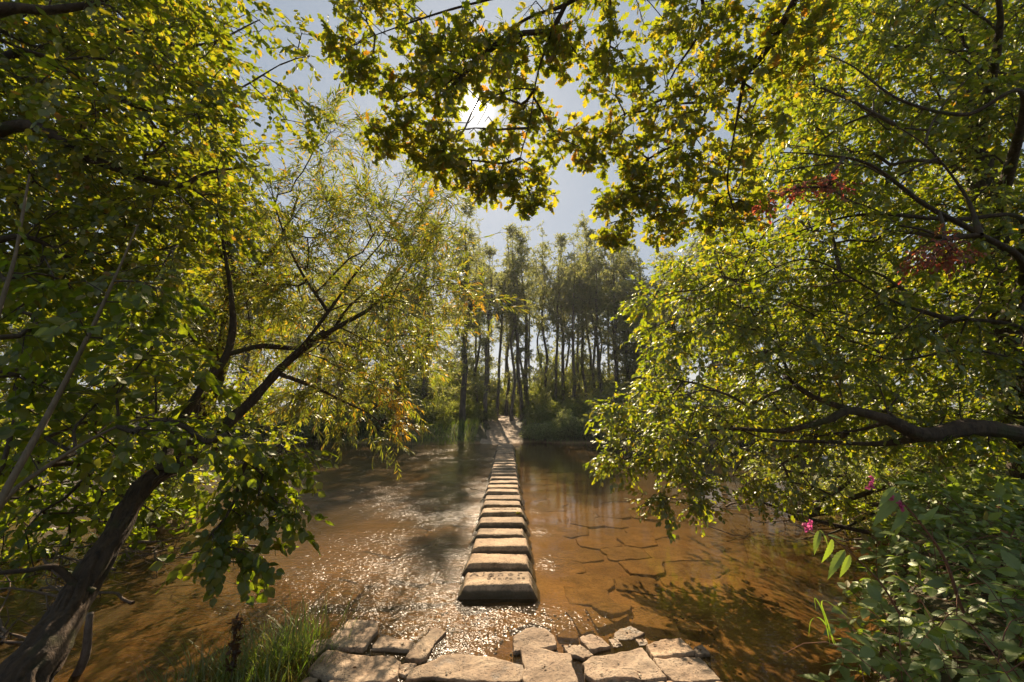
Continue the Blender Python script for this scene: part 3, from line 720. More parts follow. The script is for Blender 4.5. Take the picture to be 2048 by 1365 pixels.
# ------------------------------------------------------------------ leaf sprays
OV = leaf_oval(.78); EL = leaf_oval(.60, .15); LO = leaf_lo(.62); WI = leaf_willow(.15); OK = leaf_oak()
T_ALDER = [spray(OV, .34, 9, .072) for _ in range(8)]
T_HAZEL = [spray(OV, .42, 8, .098, jit=.4) for _ in range(8)]
T_ELM = [spray(EL, .34, 11, .064, jit=.4) for _ in range(10)]
T_OAK = [spray(OK, .19, 8, .096, mode='tuft', jit=.5) for _ in range(10)]
T_WIL = [spray(WI, .48, 17, .105, ang=42, jit=.3) for _ in range(8)]
T_RED = [spray(EL, .2, 6, .06) for _ in range(5)]
T_FAR = [spray(leaf_far(.75), .40, 11, .115, jit=.8, ang=80, stem_r=.002) for _ in range(8)]
T_BSH = [spray(leaf_far(.6), .3, 10, .075, jit=.6, stem_r=.003) for _ in range(8)]

# ------------------------------------------------------------------ A: leaning willow
base = P(20, 1400, 2.7)
_limb0 = limb
def limb(tree, pts, *a, **k):
    if tree.name.startswith('willow'): pts = [(u, v, d, q*.78) for u, v, d, q in pts]
    return _limb0(tree, pts, *a, **k)
wl = empty('willow_tree', base, 'rough-barked willow leaning out over the river from the bottom left, narrow leaves', 'willow')
def trunk_mesh(tree, pts, name='trunk', seg=64, rough=.13, step=.03, flare=0, furrow=0):
    c = spline([list(P(u, v, d))+[r] for u, v, d, r in pts], step)
    mb = MB(); mb.tube(c[:, :3]-np.array(tree.location), c[:, 3], seg, 0, rough, furrow=furrow); o = mb.build(name, BARK); o.parent = tree; return c
A0 = trunk_mesh(wl, [(-40,1500,2.5,.22), (40,1370,2.7,.15), (90,1300,2.85,.122), (160,1179,3.2,.095), (230,1070,3.5,.08), (277,985,3.8,.075), (335,938,4.0,.068), (419,901,4.3,.048), (455,849,4.5,.05), (503,802,4.7,.045), (576,723,5.05,.045), (650,665,5.4,.040)], seg=110, step=.018, furrow=.17)
A1 = limb(wl, [(590,710,5.05,.03), (660,620,5.4,.026), (700,560,5.8,.02), (760,490,6.2,.012), (800,430,6.6,.006)])
A2 = limb(wl, [(640,672,5.35,.04), (720,630,5.7,.036), (780,590,6.1,.022), (860,575,6.6,.012), (960,560,6.9,.006)])
A3 = limb(wl, [(655,625,5.4,.03), (600,540,5.5,.022), (560,450,5.6,.014), (540,360,5.7,.008)])
A4 = limb(wl, [(560,750,4.9,.035), (660,790,5.3,.022), (740,830,5.7,.012), (770,860,5.9,.006)])
A5 = limb(wl, [(325,945,3.9,.07), (345,870,4.2,.055), (400,785,4.4,.05), (447,720,4.6,.05), (463,630,4.8,.04), (450,500,5.0,.022), (420,380,5.2,.01)])
A6 = limb(wl, [(447,710,4.6,.035), (520,695,4.9,.04), (600,695,5.3,.035), (660,665,5.6,.03), (700,610,5.9,.02), (760,560,6.2,.008)])
PW = [(560,370),(620,340),(660,350),(760,385),(850,410),(900,420),(930,520),(960,620),(900,660),(830,730),(790,830),(700,850),(590,830),(500,740),(470,560),(500,420)]
bw = masses(PW, 85, 4.9, 7.4, 60, 3)+[(640,250,6,28,40),(680,240,6.1,20,35),(730,300,6.2,35),(810,350,6.3,35),(880,380,6.5,30),(640,300,6,30),(780,860,5.8,30),(600,800,5.2,35)]
att = scatter(bw, 7)
crown(wl, [A0[-30:], A1, A2, A3, A4, A5, A6], att, T_WIL, [L_WILLOW, TWIG], k=3, droop=-.1, flat=.9, size=(.75, 1.25), lift=0, rtip=.0019)
bl = [(785,790,5.6,22),(770,770,5.6,14),(805,835,5.7,18),(950,600,6.6,25)]
crown(wl, [A4, A2], scatter(bl, 5), T_WIL, [L_YELLOW, TWIG], k=2, name='yellow_leaves', twigname='yellow_twigs', droop=.5)['label'] if False else None
o, _ = crown(wl, [A4, A2], scatter(bl, 4), T_WIL, [L_YELLOW, TWIG], k=2, name='yellow_leaves', twigname='thin_twigs', droop=.5, size=(.5, .8)); o['label'] = 'sprays of yellowed leaves at the drooping branch tips'

# ------------------------------------------------------------------ B: alder behind the willow
al = empty('alder_tree', (-4.6, 7.2, -.1), 'round-leaved alder standing behind the leaning willow on the left', 'alder')
B0 = trunk_mesh(al, [(330,1000,7.4,.17), (380,880,7.4,.15), (440,730,7.4,.13), (462,600,7.4,.11), (450,450,7.5,.08), (430,300,7.6,.05), (420,150,7.8,.02)], seg=20, step=.1)
B1 = limb(al, [(445,720,7.4,.06), (330,640,7.2,.04), (200,600,7.0,.02)]); B2 = limb(al, [(462,600,7.4,.06), (560,480,7.3,.035), (600,380,7.2,.012)])
B3 = limb(al, [(380,880,7.4,.06), (250,820,7.2,.04), (60,800,7.0,.02)])
PB = [(60,250),(500,300),(560,440),(540,600),(520,900),(560,930),(300,960),(0,940),(0,600)]
att = scatter(masses(PB, 110, 6.2, 8.8, 75, 3), 10)
crown(al, [B0, B1, B2, B3], att, T_ALDER, [L_ALDER, TWIG], k=3, droop=.25)

# ------------------------------------------------------------------ C: hazel shoots close by on the left
hz = empty('hazel_shrub', (-3.3, 2.4, .2), 'large-leaved hazel with pale thin shoots at the left edge, close to the camera', 'hazel')
C0 = limb(hz, [(-140,1230,2.3,.022), (0,1000,2.6,.020), (110,800,2.9,.017), (190,650,3.1,.013), (240,540,3.2,.008), (275,450,3.3,.005)], 'stem', SHOOT, 10, .05, .05)
C1 = limb(hz, [(-60,1150,2.5,.02), (0,1010,2.7,.016), (100,930,2.9,.013), (220,860,3.1,.009), (330,820,3.3,.005)], 'stem', SHOOT, 10, .05, .05)
C2 = limb(hz, [(-160,1100,2.5,.02), (-60,800,2.8,.016), (20,560,3.0,.012), (60,350,3.2,.006)], 'stem', SHOOT, 10, .05, .05)
PC = [(-60,480),(120,500),(330,560),(330,700),(420,800),(450,880),(360,890),(250,900),(120,960),(-60,980)]
PC2 = [(-60,940),(200,940),(330,960),(400,1000),(330,1060),(220,1080),(100,1130),(-60,1130)]
PC3 = [(420,880),(560,930),(560,1020),(520,1060),(470,1110),(420,1060),(400,960)]
bc = masses(PC, 95, 2.9, 4.6, 55, 2)+masses(PC2, 80, 4.4, 5.6, 50, 2)+masses(PC3, 75, 3.7, 4.5, 30, 1)+[(500,930,3.9,45,25),(560,900,4.0,35,20),(590,905,4.0,22,12),(470,1010,3.7,35,35),(530,1000,3.8,28,20),(440,1080,3.6,25,35),(490,1110,3.6,18,25),(570,1015,3.8,18,14)]
att = scatter(bc, 6)
crown(hz, [C0, C1, C2], att, T_HAZEL, [L_HAZEL, SHOOT], k=2, droop=.35, flat=.4, size=(.75, 1.1))

# ------------------------------------------------------------------ D: alder whose limbs reach in from the left above
lt = empty('alder_tree', (-6.4, 3.6, .2), 'alder off the left edge whose long dark limbs and leaves fill the upper left', 'alder')
mb = MB(); c = spline([(-6.4,3.6,0,.26), (-6.2,3.7,2,.22), (-5.9,3.8,4,.17), (-5.6,3.9,6,.1), (-5.4,4,8,.04)], .1); mb.tube(c[:, :3]-np.array(lt.location), c[:, 3], 24, 0, .1); o = mb.build('trunk', BARK); o.parent = lt; D0 = c
def limb3(tree, first, pts, seg=12, furrow=0):
    k_ = .66 if tree.name.startswith(('elm', 'oak')) and not furrow else 1.0
    c = spline([list(first)]+[list(P(u, v, d+(.35 if k_ < 1 and tree.name.startswith('elm') else 0)))+[r*k_] for u, v, d, r in pts], .06); mb = MB(); mb.tube(c[:, :3]-np.array(tree.location), c[:, 3], seg, 0, .12, furrow=furrow); o = mb.build('branch', BARK); o.parent = tree; return c
D1 = limb3(lt, (-6.1,3.7,2.9,.08), [(0,262,3.9,.055), (180,318,4.0,.042), (280,355,4.1,.034), (360,372,4.2,.026), (420,345,4.3,.016), (540,330,4.6,.006)])
D2 = limb3(lt, (-5.9,3.8,4.6,.08), [(-40,40,3.6,.05), (110,20,3.7,.035), (210,0,3.8,.02), (300,-60,4,.01)])
D3 = limb3(lt, (-6.0,3.7,3.6,.06), [(0,120,4.0,.035), (150,150,4.2,.028), (300,220,4.4,.02), (450,190,4.7,.012), (560,130,5,.006)])
D4 = limb3(lt, (-6.1,3.7,2.4,.06), [(0,480,3.9,.03), (150,520,4.2,.02), (330,560,4.6,.008)])
D5 = limb3(lt, (-5.8,3.8,5.2,.06), [(60,-80,4.2,.04), (250,60,4.6,.025), (400,90,4.9,.014), (520,40,5.2,.006)])
PD = [(-80,-80),(465,-80),(485,60),(485,130),(470,230),(500,290),(520,350),(480,420),(420,480),(300,560),(-80,600)]
bd = masses(PD, 100, 3.6, 6.6, 72, 4)
bd2 = [(600,60,4.8,16,30),(615,110,4.8,14,20),(570,170,4.9,30),(620,200,5.2,18,12),(590,250,5.3,22,15)]
att = np.vstack([scatter(bd, 8), scatter(bd2, 3)])
crown(lt, [D0, D1, D2, D3, D4, D5], att, T_ALDER, [L_ALDER, TWIG], k=3, droop=.22, size=(.8, 1.25))

# ------------------------------------------------------------------ E: elm on the right with the low mossy bough
el = empty('elm_tree', (7.6, 6.2, .4), 'elm off the right edge with a mossy bough sweeping low over the water', 'elm')
mb = MB(); c = spline([(7.6,6.2,.1,.36), (7.4,6.2,1.5,.30), (7.2,6.1,3,.25), (7.1,6,5,.18), (7,6,8,.08), (7,6,10,.03)], .1); mb.tube(c[:, :3]-np.array(el.location), c[:, 3], 30, 0, .12); o = mb.build('trunk', BARK); o.parent = el; E0 = c
E1 = limb3(el, (7.5,6.2,1.3,.17), [(2110,872,5.0,.10), (2048,868,4.8,.088), (1940,855,4.7,.082), (1850,870,4.65,.076), (1780,842,4.65,.056), (1700,822,4.7,.042), (1650,842,4.7,.036), (1560,862,4.9,.028), (1460,858,5.2,.02), (1380,870,5.6,.012), (1300,900,5.9,.006)], 48, .1)
E1b = limb3(el, list(P(1860,872,4.65))+[.055], [(1760,888,4.6,.042), (1650,884,4.7,.032), (1540,880,4.9,.024), (1470,860,5.1,.016), (1440,900,5.2,.012), (1390,960,5.2,.008), (1340,1000,5.2,.005)])
E1c = limb3(el, list(P(1780,842,4.65))+[.03], [(1730,858,4.6,.026), (1680,866,4.65,.02), (1620,872,4.7,.012), (1570,850,4.8,.006)])
E2 = limb3(el, (7.2,6.1,3.0,.12), [(2048,535,4.5,.06), (1960,470,4.3,.045), (1850,410,4.2,.034), (1740,330,4.2,.024), (1640,310,4.3,.016), (1560,305,4.5,.008)])
E3 = limb3(el, (7.3,6.1,2.4,.10), [(2048,660,4.7,.04), (1900,640,4.6,.03), (1760,668,4.6,.024), (1650,640,4.8,.016), (1560,600,5.0,.01), (1450,600,5.4,.006)])
E4 = limb3(el, (7.1,6,4.4,.10), [(2048,200,4.2,.04), (1930,230,4.2,.03), (1800,200,4.2,.02), (1700,130,4.4,.012), (1620,100,4.6,.006)])
E5 = limb3(el, (7.2,6.1,3.4,.1), [(2048,445,4.8,.045), (1900,440,4.7,.036), (1720,430,4.8,.024), (1580,470,5.2,.014), (1450,520,5.7,.007)])
E6 = limb3(el, (7.05,6,5.6,.1), [(2000,20,4.4,.04), (1900,-40,4.4,.03), (1800,-60,4.6,.014)])
E7 = limb3(el, list(P(1900,640,4.6))+[.03], [(1780,600,4.6,.02), (1620,520,4.7,.014), (1500,560,4.9,.01), (1380,600,5.3,.006)])
E8 = limb3(el, list(P(1700,822,4.7))+[.04], [(1600,780,4.8,.03), (1570,730,4.9,.02), (1545,640,5.1,.012), (1480,560,5.4,.006)])
E9 = limb3(el, list(P(1960,470,4.3))+[.03], [(1930,390,4.2,.022), (1860,300,4.2,.016), (1790,250,4.3,.008)])
E10 = limb3(el, (7.3,6.1,2.0,.08), [(2048,730,4.7,.03), (1930,700,4.6,.022), (1800,720,4.6,.016), (1700,700,4.8,.01), (1600,705,5,.005)])
PE = [(1640,-80),(2140,-80),(2140,900),(1900,900),(1700,880),(1500,900),(1430,870),(1290,880),(1250,800),(1330,720),(1340,600),(1330,540),(1420,480),(1540,400),(1520,230),(1560,80)]
be = masses(PE, 95, 4.8, 8.6, 66, 4)
be += [(1235,810,5.6,30,20),(1260,850,5.7,45,30),(1230,915,5.8,25,15),(1290,900,5.8,45,30),(1330,880,5.7,40,30),(1370,930,5.4,40,30),(1390,980,5.3,30,30),(1330,1000,5.2,28,18),(1400,1010,5.3,18,14),
       (1290,600,6.4,28,25),(1310,680,6.2,30,30),(1320,760,6,40,30),(1370,540,6.4,35,25),(1480,960,6,55,25),(1560,975,6,60,25),(1640,990,6,50,20),(1720,1010,6.1,50,25)]
def red_zone(p): return False
att = scatter(be, 11, holes=.05)
crown(el, [E0[10:], E1, E1b, E1c, E2, E3, E4, E5, E6, E7, E8, E9, E10], att, T_ELM, [L_ELM, TWIG], k=3, droop=.28, flat=.45, size=(.85, 1.35))
att = scatter([(1545,395,4.3,32,16),(1600,372,4.3,30,12),(1660,375,4.3,22,10),(1520,410,4.3,15,8),(1880,490,4.2,42,20),(1840,510,4.2,30,16),(1900,505,4.2,22,12),(1870,520,4.2,25,8)], 10)
o, _ = crown(el, [E2], att, T_RED, [L_RED, TWIG], k=2, name='red_leaves', twigname='thin_twigs', size=(.7, 1.0)); o['label'] = 'patches of leaves already turned red'

# ------------------------------------------------------------------ F: oak reaching over the camera
ok = empty('oak_tree', (4.2, -1.8, .3), 'oak overhead whose yellowing lobed leaves hang across the top and hide the sun', 'oak')
mb = MB(); c = spline([(4.2,-1.8,0,.42), (4.1,-1.7,2,.34), (3.9,-1.5,4,.28), (3.6,-1,6,.2), (3.4,-.6,8,.1), (3.3,-.4,10,.04)], .1); mb.tube(c[:, :3]-np.array(ok.location), c[:, 3], 30, 0, .12); o = mb.build('trunk', BARK); o.parent = ok; F0 = c
F1 = limb3(ok, (3.9,-1.4,4.3,.14), [(1900,-500,2.6,.10), (1680,-180,3.0,.065), (1590,0,3.3,.042), (1540,90,3.5,.036), (1490,150,3.7,.032), (1420,200,3.9,.02), (1320,215,4.1,.012), (1230,270,4.2,.006)])
F2 = limb3(ok, list(P(1490,150,3.7))+[.02], [(1470,260,3.8,.014), (1455,370,3.9,.011), (1480,450,4.0,.007), (1500,500,4.1,.004)])
F3 = limb3(ok, (3.8,-1.3,4.8,.12), [(1650,-600,2.4,.09), (1380,-250,2.9,.055), (1230,-60,3.3,.035), (1130,10,3.5,.025), (1050,40,3.6,.02), (950,120,3.8,.014), (880,180,3.9,.009), (800,240,4,.004)])
F4 = limb3(ok, list(P(1130,10,3.5))+[.02], [(1080,130,3.6,.012), (1060,240,3.7,.009), (1040,330,3.8,.006), (1060,390,3.8,.003)])
F5 = limb3(ok, list(P(1230,-60,3.3))+[.025], [(1060,-20,3.4,.018), (900,20,3.6,.013), (780,60,3.7,.008), (700,90,3.8,.004)])
F6 = limb3(ok, list(P(1420,200,3.9))+[.014], [(1370,330,4,.01), (1320,400,4.1,.007), (1250,440,4.2,.004)])
F7 = limb3(ok, list(P(1380,-250,2.9))+[.04], [(1400,-60,3.3,.028), (1400,60,3.6,.018), (1340,160,3.8,.01), (1290,300,4,.005)])
bo = [(750,30,3.7,45),(700,95,3.8,26,18),(735,130,3.8,34,26),(790,170,3.8,40,30),(840,60,3.7,65,60),(940,50,3.7,75,55),(1040,50,3.6,75,55),(890,150,3.8,65,50),(990,150,3.8,65,50),(945,225,3.8,75,45),(1000,260,3.8,60,40),
      (880,255,3.8,50,35),(800,250,3.8,32,25),(775,275,3.9,22,18),(880,310,3.9,38,20),(840,290,3.9,30,20),(1055,225,3.8,42,45),(925,335,3.9,28,12),(1015,325,3.9,32,20),(1055,350,3.9,30,28),(985,370,3.9,18,10),(1060,395,3.9,16,12),
      (1130,50,3.6,70,60),(1110,110,3.7,40,35),(1190,130,3.8,55,50),(1240,70,3.6,80,70),(1125,272,3.9,32,20),(1175,300,4,34,20),(1225,280,4,38,38),(1280,200,3.9,55,60),(1350,90,3.6,80,75),(1290,320,4,42,38),(1360,240,3.9,60,60),
      (1285,390,4.1,38,28),(1345,350,4,50,45),(1235,395,4.1,25,15),(1430,330,4,50,60),(1430,180,3.8,70,70),(1470,60,3.6,80,70),(1420,420,4.1,50,30),(1325,440,4.1,38,20),(1235,455,4.2,25,14),(1500,250,3.9,45,60),(1550,120,3.6,60,70),(1610,30,3.4,70,60),(1480,400,4.1,30,45),
      (1180,-20,3.5,120,60),(1400,-40,3.4,120,60),(940,-30,3.6,120,50),(760,-30,3.7,60,40)]
bo += [(900,200,3.9,50,40),(1000,200,3.9,50,40),(950,270,3.9,55,35),(940,130,3.9,60,40),(880,110,4,60,50),(1020,120,4,60,50)]
att = np.vstack([scatter(bo, 9), scatter([b for b in bo if b[0] > 1240], 6)])
def off_sun(p):
    d = p-np.array([0, 0, CH]); d /= np.linalg.norm(d, axis=1)[:, None]; return np.degrees(np.arccos(np.clip(d @ SUN, -1, 1))) > 3.3
crown(ok, [F0[20:], F1, F2, F3, F4, F5, F6, F7], att, T_OAK, [L_OAK, TWIG], k=3, droop=.2, flat=.7, size=(.8, 1.15), up_n=.6, rtip=.0028, keep=off_sun)

# ------------------------------------------------------------------ low sallow bush lying over the water on the right
sb = empty('sallow_bush', (4.6, 7.4, 0), 'low straggling bush trailing over the water under the mossy bough', 'bush')
S1 = limb3(sb, (4.6,7.4,0,.05), [(1700,960,7.4,.03), (1620,950,7.4,.02), (1520,930,7.5,.008)])
S2 = limb3(sb, (4.6,7.4,0,.05), [(1760,1010,6.4,.03), (1680,1060,6,.015), (1600,1080,5.9,.008)])
S3 = limb3(sb, (4.6,7.4,0,.05), [(1850,950,7.2,.03), (1950,930,7,.015)])
att = scatter([(1560,935,7.6,50,25),(1640,935,7.5,55,30),(1720,930,7.3,55,35),(1800,950,7.1,60,35),(1880,960,6.9,60,40),(1960,970,6.7,60,45),(2040,980,6.4,60,45),(1850,1030,6.2,50,25),(1940,1050,6,50,30),(1750,1040,6.3,40,15)], 14)
crown(sb, [S1, S2, S3], att, T_ELM, [L_BUSH, TWIG], k=3, droop=.1)

# ------------------------------------------------------------------ far bank trees
def hgt(x, y): return float(height(np.array([x]), np.array([y]))[0])
def far_variant(H, R, c0, n, lean, seed, r0, leafmat=None, split=False):
    """trunk and crown meshes of one far tree, root at the origin"""
    random.seed(seed)
    cs = [(0,0,-.3,r0*1.5), (lean*.1,0,.5,r0*1.1), (lean*.35,.1,H*.3,r0*.85), (lean*.65,.15,H*.6,r0*.55), (lean,.1,H*.90,r0*.06)]
    c = spline(cs, .35); c[:, :2] += np.stack([fbm(c[:, :3]+seed, .35, 2), fbm(c[:, :3]+seed+5, .35, 2)], 1)*.25*sstep(0, 3, c[:, 2])[:, None]
    mt = MB(); mt.tube(c[:, :3], c[:, 3], 10, 0, .08); L = [c]
    if split:
        s = c[int(len(c)*.18)]; c2 = spline([list(s[:3])+[r0*.6], (s[0]+.5, s[1], s[2]+H*.2, r0*.5), (s[0]+1.0, s[1]+.2, s[2]+H*.45, r0*.3), (s[0]+1.3, s[1], H*.9, .02)], .35); mt.tube(c2[:, :3], c2[:, 3], 8, 0, .08); L.append(c2)
    q = rng.normal(0, 1, (n*3, 3)); q /= np.linalg.norm(q, axis=1)[:, None]; q *= rng.random((len(q), 1))**.4
    z = c0*H+(q[:, 2]*.5+.5)*(1-c0)*H*1.02; w = np.sin(np.clip((z/H-c0)/(1-c0), 0, 1)*math.pi*.92+.2)**.7
    p = np.stack([q[:, 0]*R*w+np.interp(z, c[:, 2], c[:, 0]), q[:, 1]*R*w+np.interp(z, c[:, 2], c[:, 1]), z], 1)
    p = p[fbm(p+seed*3, .75, 2) > .02][:n]
    low = np.stack([rng.normal(0, R*.5, n//14), rng.normal(0, R*.5, n//14), rng.uniform(.1*H, max(c0, .15)*H, n//14)], 1); p = np.vstack([p, low])
    nodes = np.vstack([l[:, :3] for l in L]); path = np.concatenate([l[:, 2]*.3 for l in L])
    Pn, par, tips = grow(nodes, path, p, .3, .9, .03)
    network(mt, Pn, par, len(nodes), .0055, .5, 0, r0*.5)
    idx = np.arange(len(nodes), len(Pn)); E = Pn[idx]-Pn[par[idx]]; E /= np.linalg.norm(E, axis=1)[:, None]+1e-9
    pos, dr = [], []
    for k in range(6):
        pos.append(Pn[idx]-E*rng.random((len(idx), 1))*.7); d = E*.3+rng.normal(0, .7, E.shape); d[:, 2] += .1; dr.append(d)
    pos = np.vstack(pos); dr = np.vstack(dr)
    mc = MB(); place(mc, T_FAR, pos, dr, np.array([0, 0, 1.])+rng.normal(0, .4, (len(pos), 3)), rng.uniform(.6, 1.1, len(pos)))
    return mt, mc
def build_variant(i, args, mat):
    mt, mc = far_variant(*args); t = mt.build('trunk', BARK_F); c = mc.build('crown', [mat, TWIG], False)
    md = (t.data, c.data); bpy.data.objects.remove(t); bpy.data.objects.remove(c); return md
VAR = [build_variant(i, a[:6]+(a[6]*.78,)+a[7:], L_FAR) for i, a in enumerate([
    (13.5, 1.7, .30, 120, .5, 1, .15), (14.5, 1.5, .38, 110, -.4, 2, .13), (12.5, 1.8, .28, 120, .9, 3, .14), (15, 1.6, .34, 120, -.9, 4, .17), (12, 1.5, .25, 115, .2, 5, .12), (14, 2.0, .25, 150, .3, 6, .2, None, True), (14, 1.3, .30, 230, .1, 7, .21)])]
VBIG = [build_variant(i, a, L_FAR) for i, a in enumerate([(13, 3.6, .14, 420, .4, 11, .22), (12, 3.8, .10, 420, -.5, 12, .24), (14, 3.4, .18, 420, .1, 13, .22)])]
rng_far = random.Random(5)
def far_tree(var, x, y, s, rz, label, group, kind='tree'):
    t = empty('far_tree', (x, y, hgt(x, y)), label, kind, group); t.scale = (s[0], s[0], s[1]); t.rotation_euler = (0, 0, rz)
    for nm, me in zip(('trunk', 'crown'), var):
        o = bpy.data.objects.new(nm, me); COL.objects.link(o); o.parent = t
    return t
random.seed(3)
mid = [(843,30,0),(925,24.3,6),(954,31,1),(970,27,3),(979,34,4),(991,29,2),(1011,33,0),(1022,28.5,1),(1037,36,4),(1046,29,3),(1055,30,5),(1078,38,1),(1096,32,0),(1107,29,2),(1124,30.5,3),(1137,34,1),(1146,28,0),(1159,32,2),(1173,29.5,4),(1184,33,0),(1196,30,1),(1212,28,3),(1225,33,2),(1238,28.5,5),(1253,31,0),(1270,29,3),(1062,41,2),(1118,40,4),(1166,39,0),(1206,38,1),(1003,42,3),(948,40,0)]
mid.sort()
for k, (u, Y, vi) in enumerate(mid):
    x = (u-1024)/FP*(Y*cp-.1); top = 1.0
    tgt = np.interp(u, [840, 925, 945, 1000, 1020, 1055, 1080, 1170, 1220, 1270], [540, 370, 425, 470, 450, 415, 450, 440, 415, 405])+random.uniform(-5, 45)
    r = P(u, tgt, 1)-np.array([0, 0, CH]); need = CH+r[2]/r[1]*Y-hgt(x, Y); H0 = [13.5,14.5,12.5,15,12,14,14][vi]
    lb = 'slim tree on the far bank, '+ORD[k]+' from the left among the bare trunks'
    if (u, Y) == (925, 24.3): lb = 'tallest dark straight tree on the far bank at the water edge left of the path'
    far_tree(VAR[vi], x, Y, (1.0, need/H0), rng_far.uniform(0, 6.28), lb, 'slim trees behind the far bank')
k = 0
lab2 = {}
sidelist = []
for x in np.arange(-34, -5.2, 2.6): sidelist.append((x, 26+random.uniform(-1.5, 3)))
for x in np.arange(-32, -4, 5.5): sidelist.append((x, 35+random.uniform(-2, 3)))
for x in np.arange(8.8, 34, 2.4): sidelist.append((x, 26+random.uniform(-1.5, 3)))
for x in np.arange(9, 34, 5.0): sidelist.append((x, 35+random.uniform(-2, 3)))
sidelist.sort()
nl = sum(1 for s in sidelist if s[0] < 0)
for k, (x, Y) in enumerate(sidelist):
    left = x < 0
    o_ = ORD[k] if left else ORD[k-nl]
    far_tree(random.choice(VBIG), x, Y, (random.uniform(.9, 1.15), random.uniform(.8, 1.05)), random.uniform(0, 6.28),
             'broad leafy far bank tree, '+o_+(' from the left, behind the alders' if left else ' to the right of the slim trunks'), 'broad trees of the far bank')

# ------------------------------------------------------------------ far bank bushes
def bush_variant(R, H, n, seed, tmpl, mat):
    q = rng.normal(0, 1, (n*2, 3)); q /= np.linalg.norm(q, axis=1)[:, None]; q *= rng.random((len(q), 1))**.45; q[:, 2] = np.abs(q[:, 2])
    p = q*np.array([R, R, H]); p[:, 2] += .1; p *= (1+.25*fbm(p+seed*5, 1.2, 2))[:, None]; p = p[:n]
    nodes = np.array([[0, 0, -.1], [.05, 0, .1], [.0, .05, .3]]); Pn, par, tips = grow(nodes, [0, .1, .2], p, .5, .4, .03)
    mt = MB(); network(mt, Pn, par, 3, .004, .45)
    idx = np.arange(3, len(Pn)); E = Pn[idx]-Pn[par[idx]]; E /= np.linalg.norm(E, axis=1)[:, None]+1e-9; pos, dr = [], []
    for k in range(4):
        pos.append(Pn[idx]-E*rng.random((len(idx), 1))*.2); d = E*.5+rng.normal(0, .6, E.shape); d[:, 2] += .1; dr.append(d)
    pos = np.vstack(pos); dr = np.vstack(dr); mc = MB(); place(mc, tmpl, pos, dr, np.array([0, 0, 1.])+rng.normal(0, .4, (len(pos), 3)), rng.uniform(.7, 1.4, len(pos)))
    t = mt.build('stems', TWIG); c = mc.build('leaves', [mat, TWIG], False); md = (t.data, c.data); bpy.data.objects.remove(t); bpy.data.objects.remove(c); return md
BVL = [bush_variant(1.4, 1.4, 300, 7, T_BSH, L_SUN_TINT), bush_variant(1.1, 1.7, 300, 8, T_BSH, L_SUN_TINT)]
BV = [bush_variant(1.5, 1.5, 330, 1, T_BSH, L_BUSH), bush_variant(1.2, 1.9, 330, 2, T_BSH, L_BUSH), bush_variant(1.8, 1.2, 360, 3, T_BSH, L_BUSH)]
def bush(v, x, y, s, label, group='bushes along the far bank', zoff=0):
    t = empty('bush', (x, y, hgt(x, y)+zoff), label, 'bush', group); t.scale = s; t.rotation_euler = (0, 0, random.uniform(0, 6.28))
    for nm, me in zip(('stems', 'leaves'), v): o = bpy.data.objects.new(nm, me); COL.objects.link(o); o.parent = t
BL = [(-14.5,23.2,1.1,1.2),(-12.4,22.9,1.2,1.1),(-10.4,23.1,1.1,1.4),(-8.5,22.8,1.0,1.2),(-6.9,23.3,1.0,1.3),(-5.3,23.0,.8,1.1),(-4.2,24.2,.9,1.1),(-3.0,25.6,.7,1.0),(-2.0,27.5,.6,.9),
      (-6.2,26.2,1.2,1.5),(-9.2,26.4,1.2,1.5),(-2.4,32,1.0,1.2),(-3.8,30,1.2,1.3)]
BR = [(1.15,22.8,.5,.6),(1.9,22.4,.6,.8),(2.9,22.3,.75,.9),(4.1,22.3,.8,.95),(5.4,22.4,.9,1.0),(6.9,23.1,1.0,1.1),(8.7,23.0,1.1,1.2),(10.7,23.2,1.2,1.2),(12.8,23.1,1.2,1.3),(15,23.2,1.2,1.3),
      (1.9,25.2,.7,.9),(3.2,25.6,.9,1.1),(4.8,25.8,1.0,1.3),(6.6,26.2,1.1,1.4),(1.3,29.5,.8,1.2),(2.8,29.5,1.0,1.4),(.6,35,1.0,1.3),(-.8,38.5,1.2,1.3),(1.9,34,1,1.2),(4.4,33,1.1,1.4),(6.5,33,1.1,1.4)]
MS = [(-7.5,29,1.5,2.4),(-5.2,28,1.2,2.2),(-3.6,33,1.4,2.6),(-1.9,36,1.3,2.4),(2.6,33,1.1,1.9),(4.2,33,1.1,2.0),(5.8,33,1.3,2.2),(7.4,30,1.3,2.6),(9.2,30,1.4,2.6),(.9,39,1.4,2.4),(3.2,37,1.4,2.8),(6,38,1.5,2.8),(-5.5,38,1.6,2.8),(-10,30,1.5,2.6)]
for x, y, s, h, q in ((6.6,8.3,.8,.7,'nearest the bough'), (8.6,9.2,1.0,.9,'in the middle'), (11,10.2,1.2,1.1,'farthest right')): bush(BV[0], x, y, (s, s, h), 'brownish bank shrub below the mossy bough on the right, the one '+q, 'shrubs under the bough')
for k, (x, y, s, h) in enumerate(sorted(MS)): bush(random.choice(BV), x, y, (s, s, h), 'tall loose shrub among the bare trunks, '+ORD[k]+' from the left', 'understorey shrubs of the far wood')
for k, (x, y, s, h) in enumerate(sorted(BL)): bush(random.choice(BV), x, y, (s, s, h*.8), 'dark bush left of the far path, '+ORD[k]+' from the left')
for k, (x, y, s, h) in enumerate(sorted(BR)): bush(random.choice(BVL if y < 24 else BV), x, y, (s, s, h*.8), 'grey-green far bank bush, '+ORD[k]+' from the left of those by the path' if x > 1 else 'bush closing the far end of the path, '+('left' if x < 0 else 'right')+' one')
bush(BV[0], -5.5, 6.95, (.45,.35,.38), 'small tangled shrub growing on the spit behind the leaning trunk', 'spit shrubs')

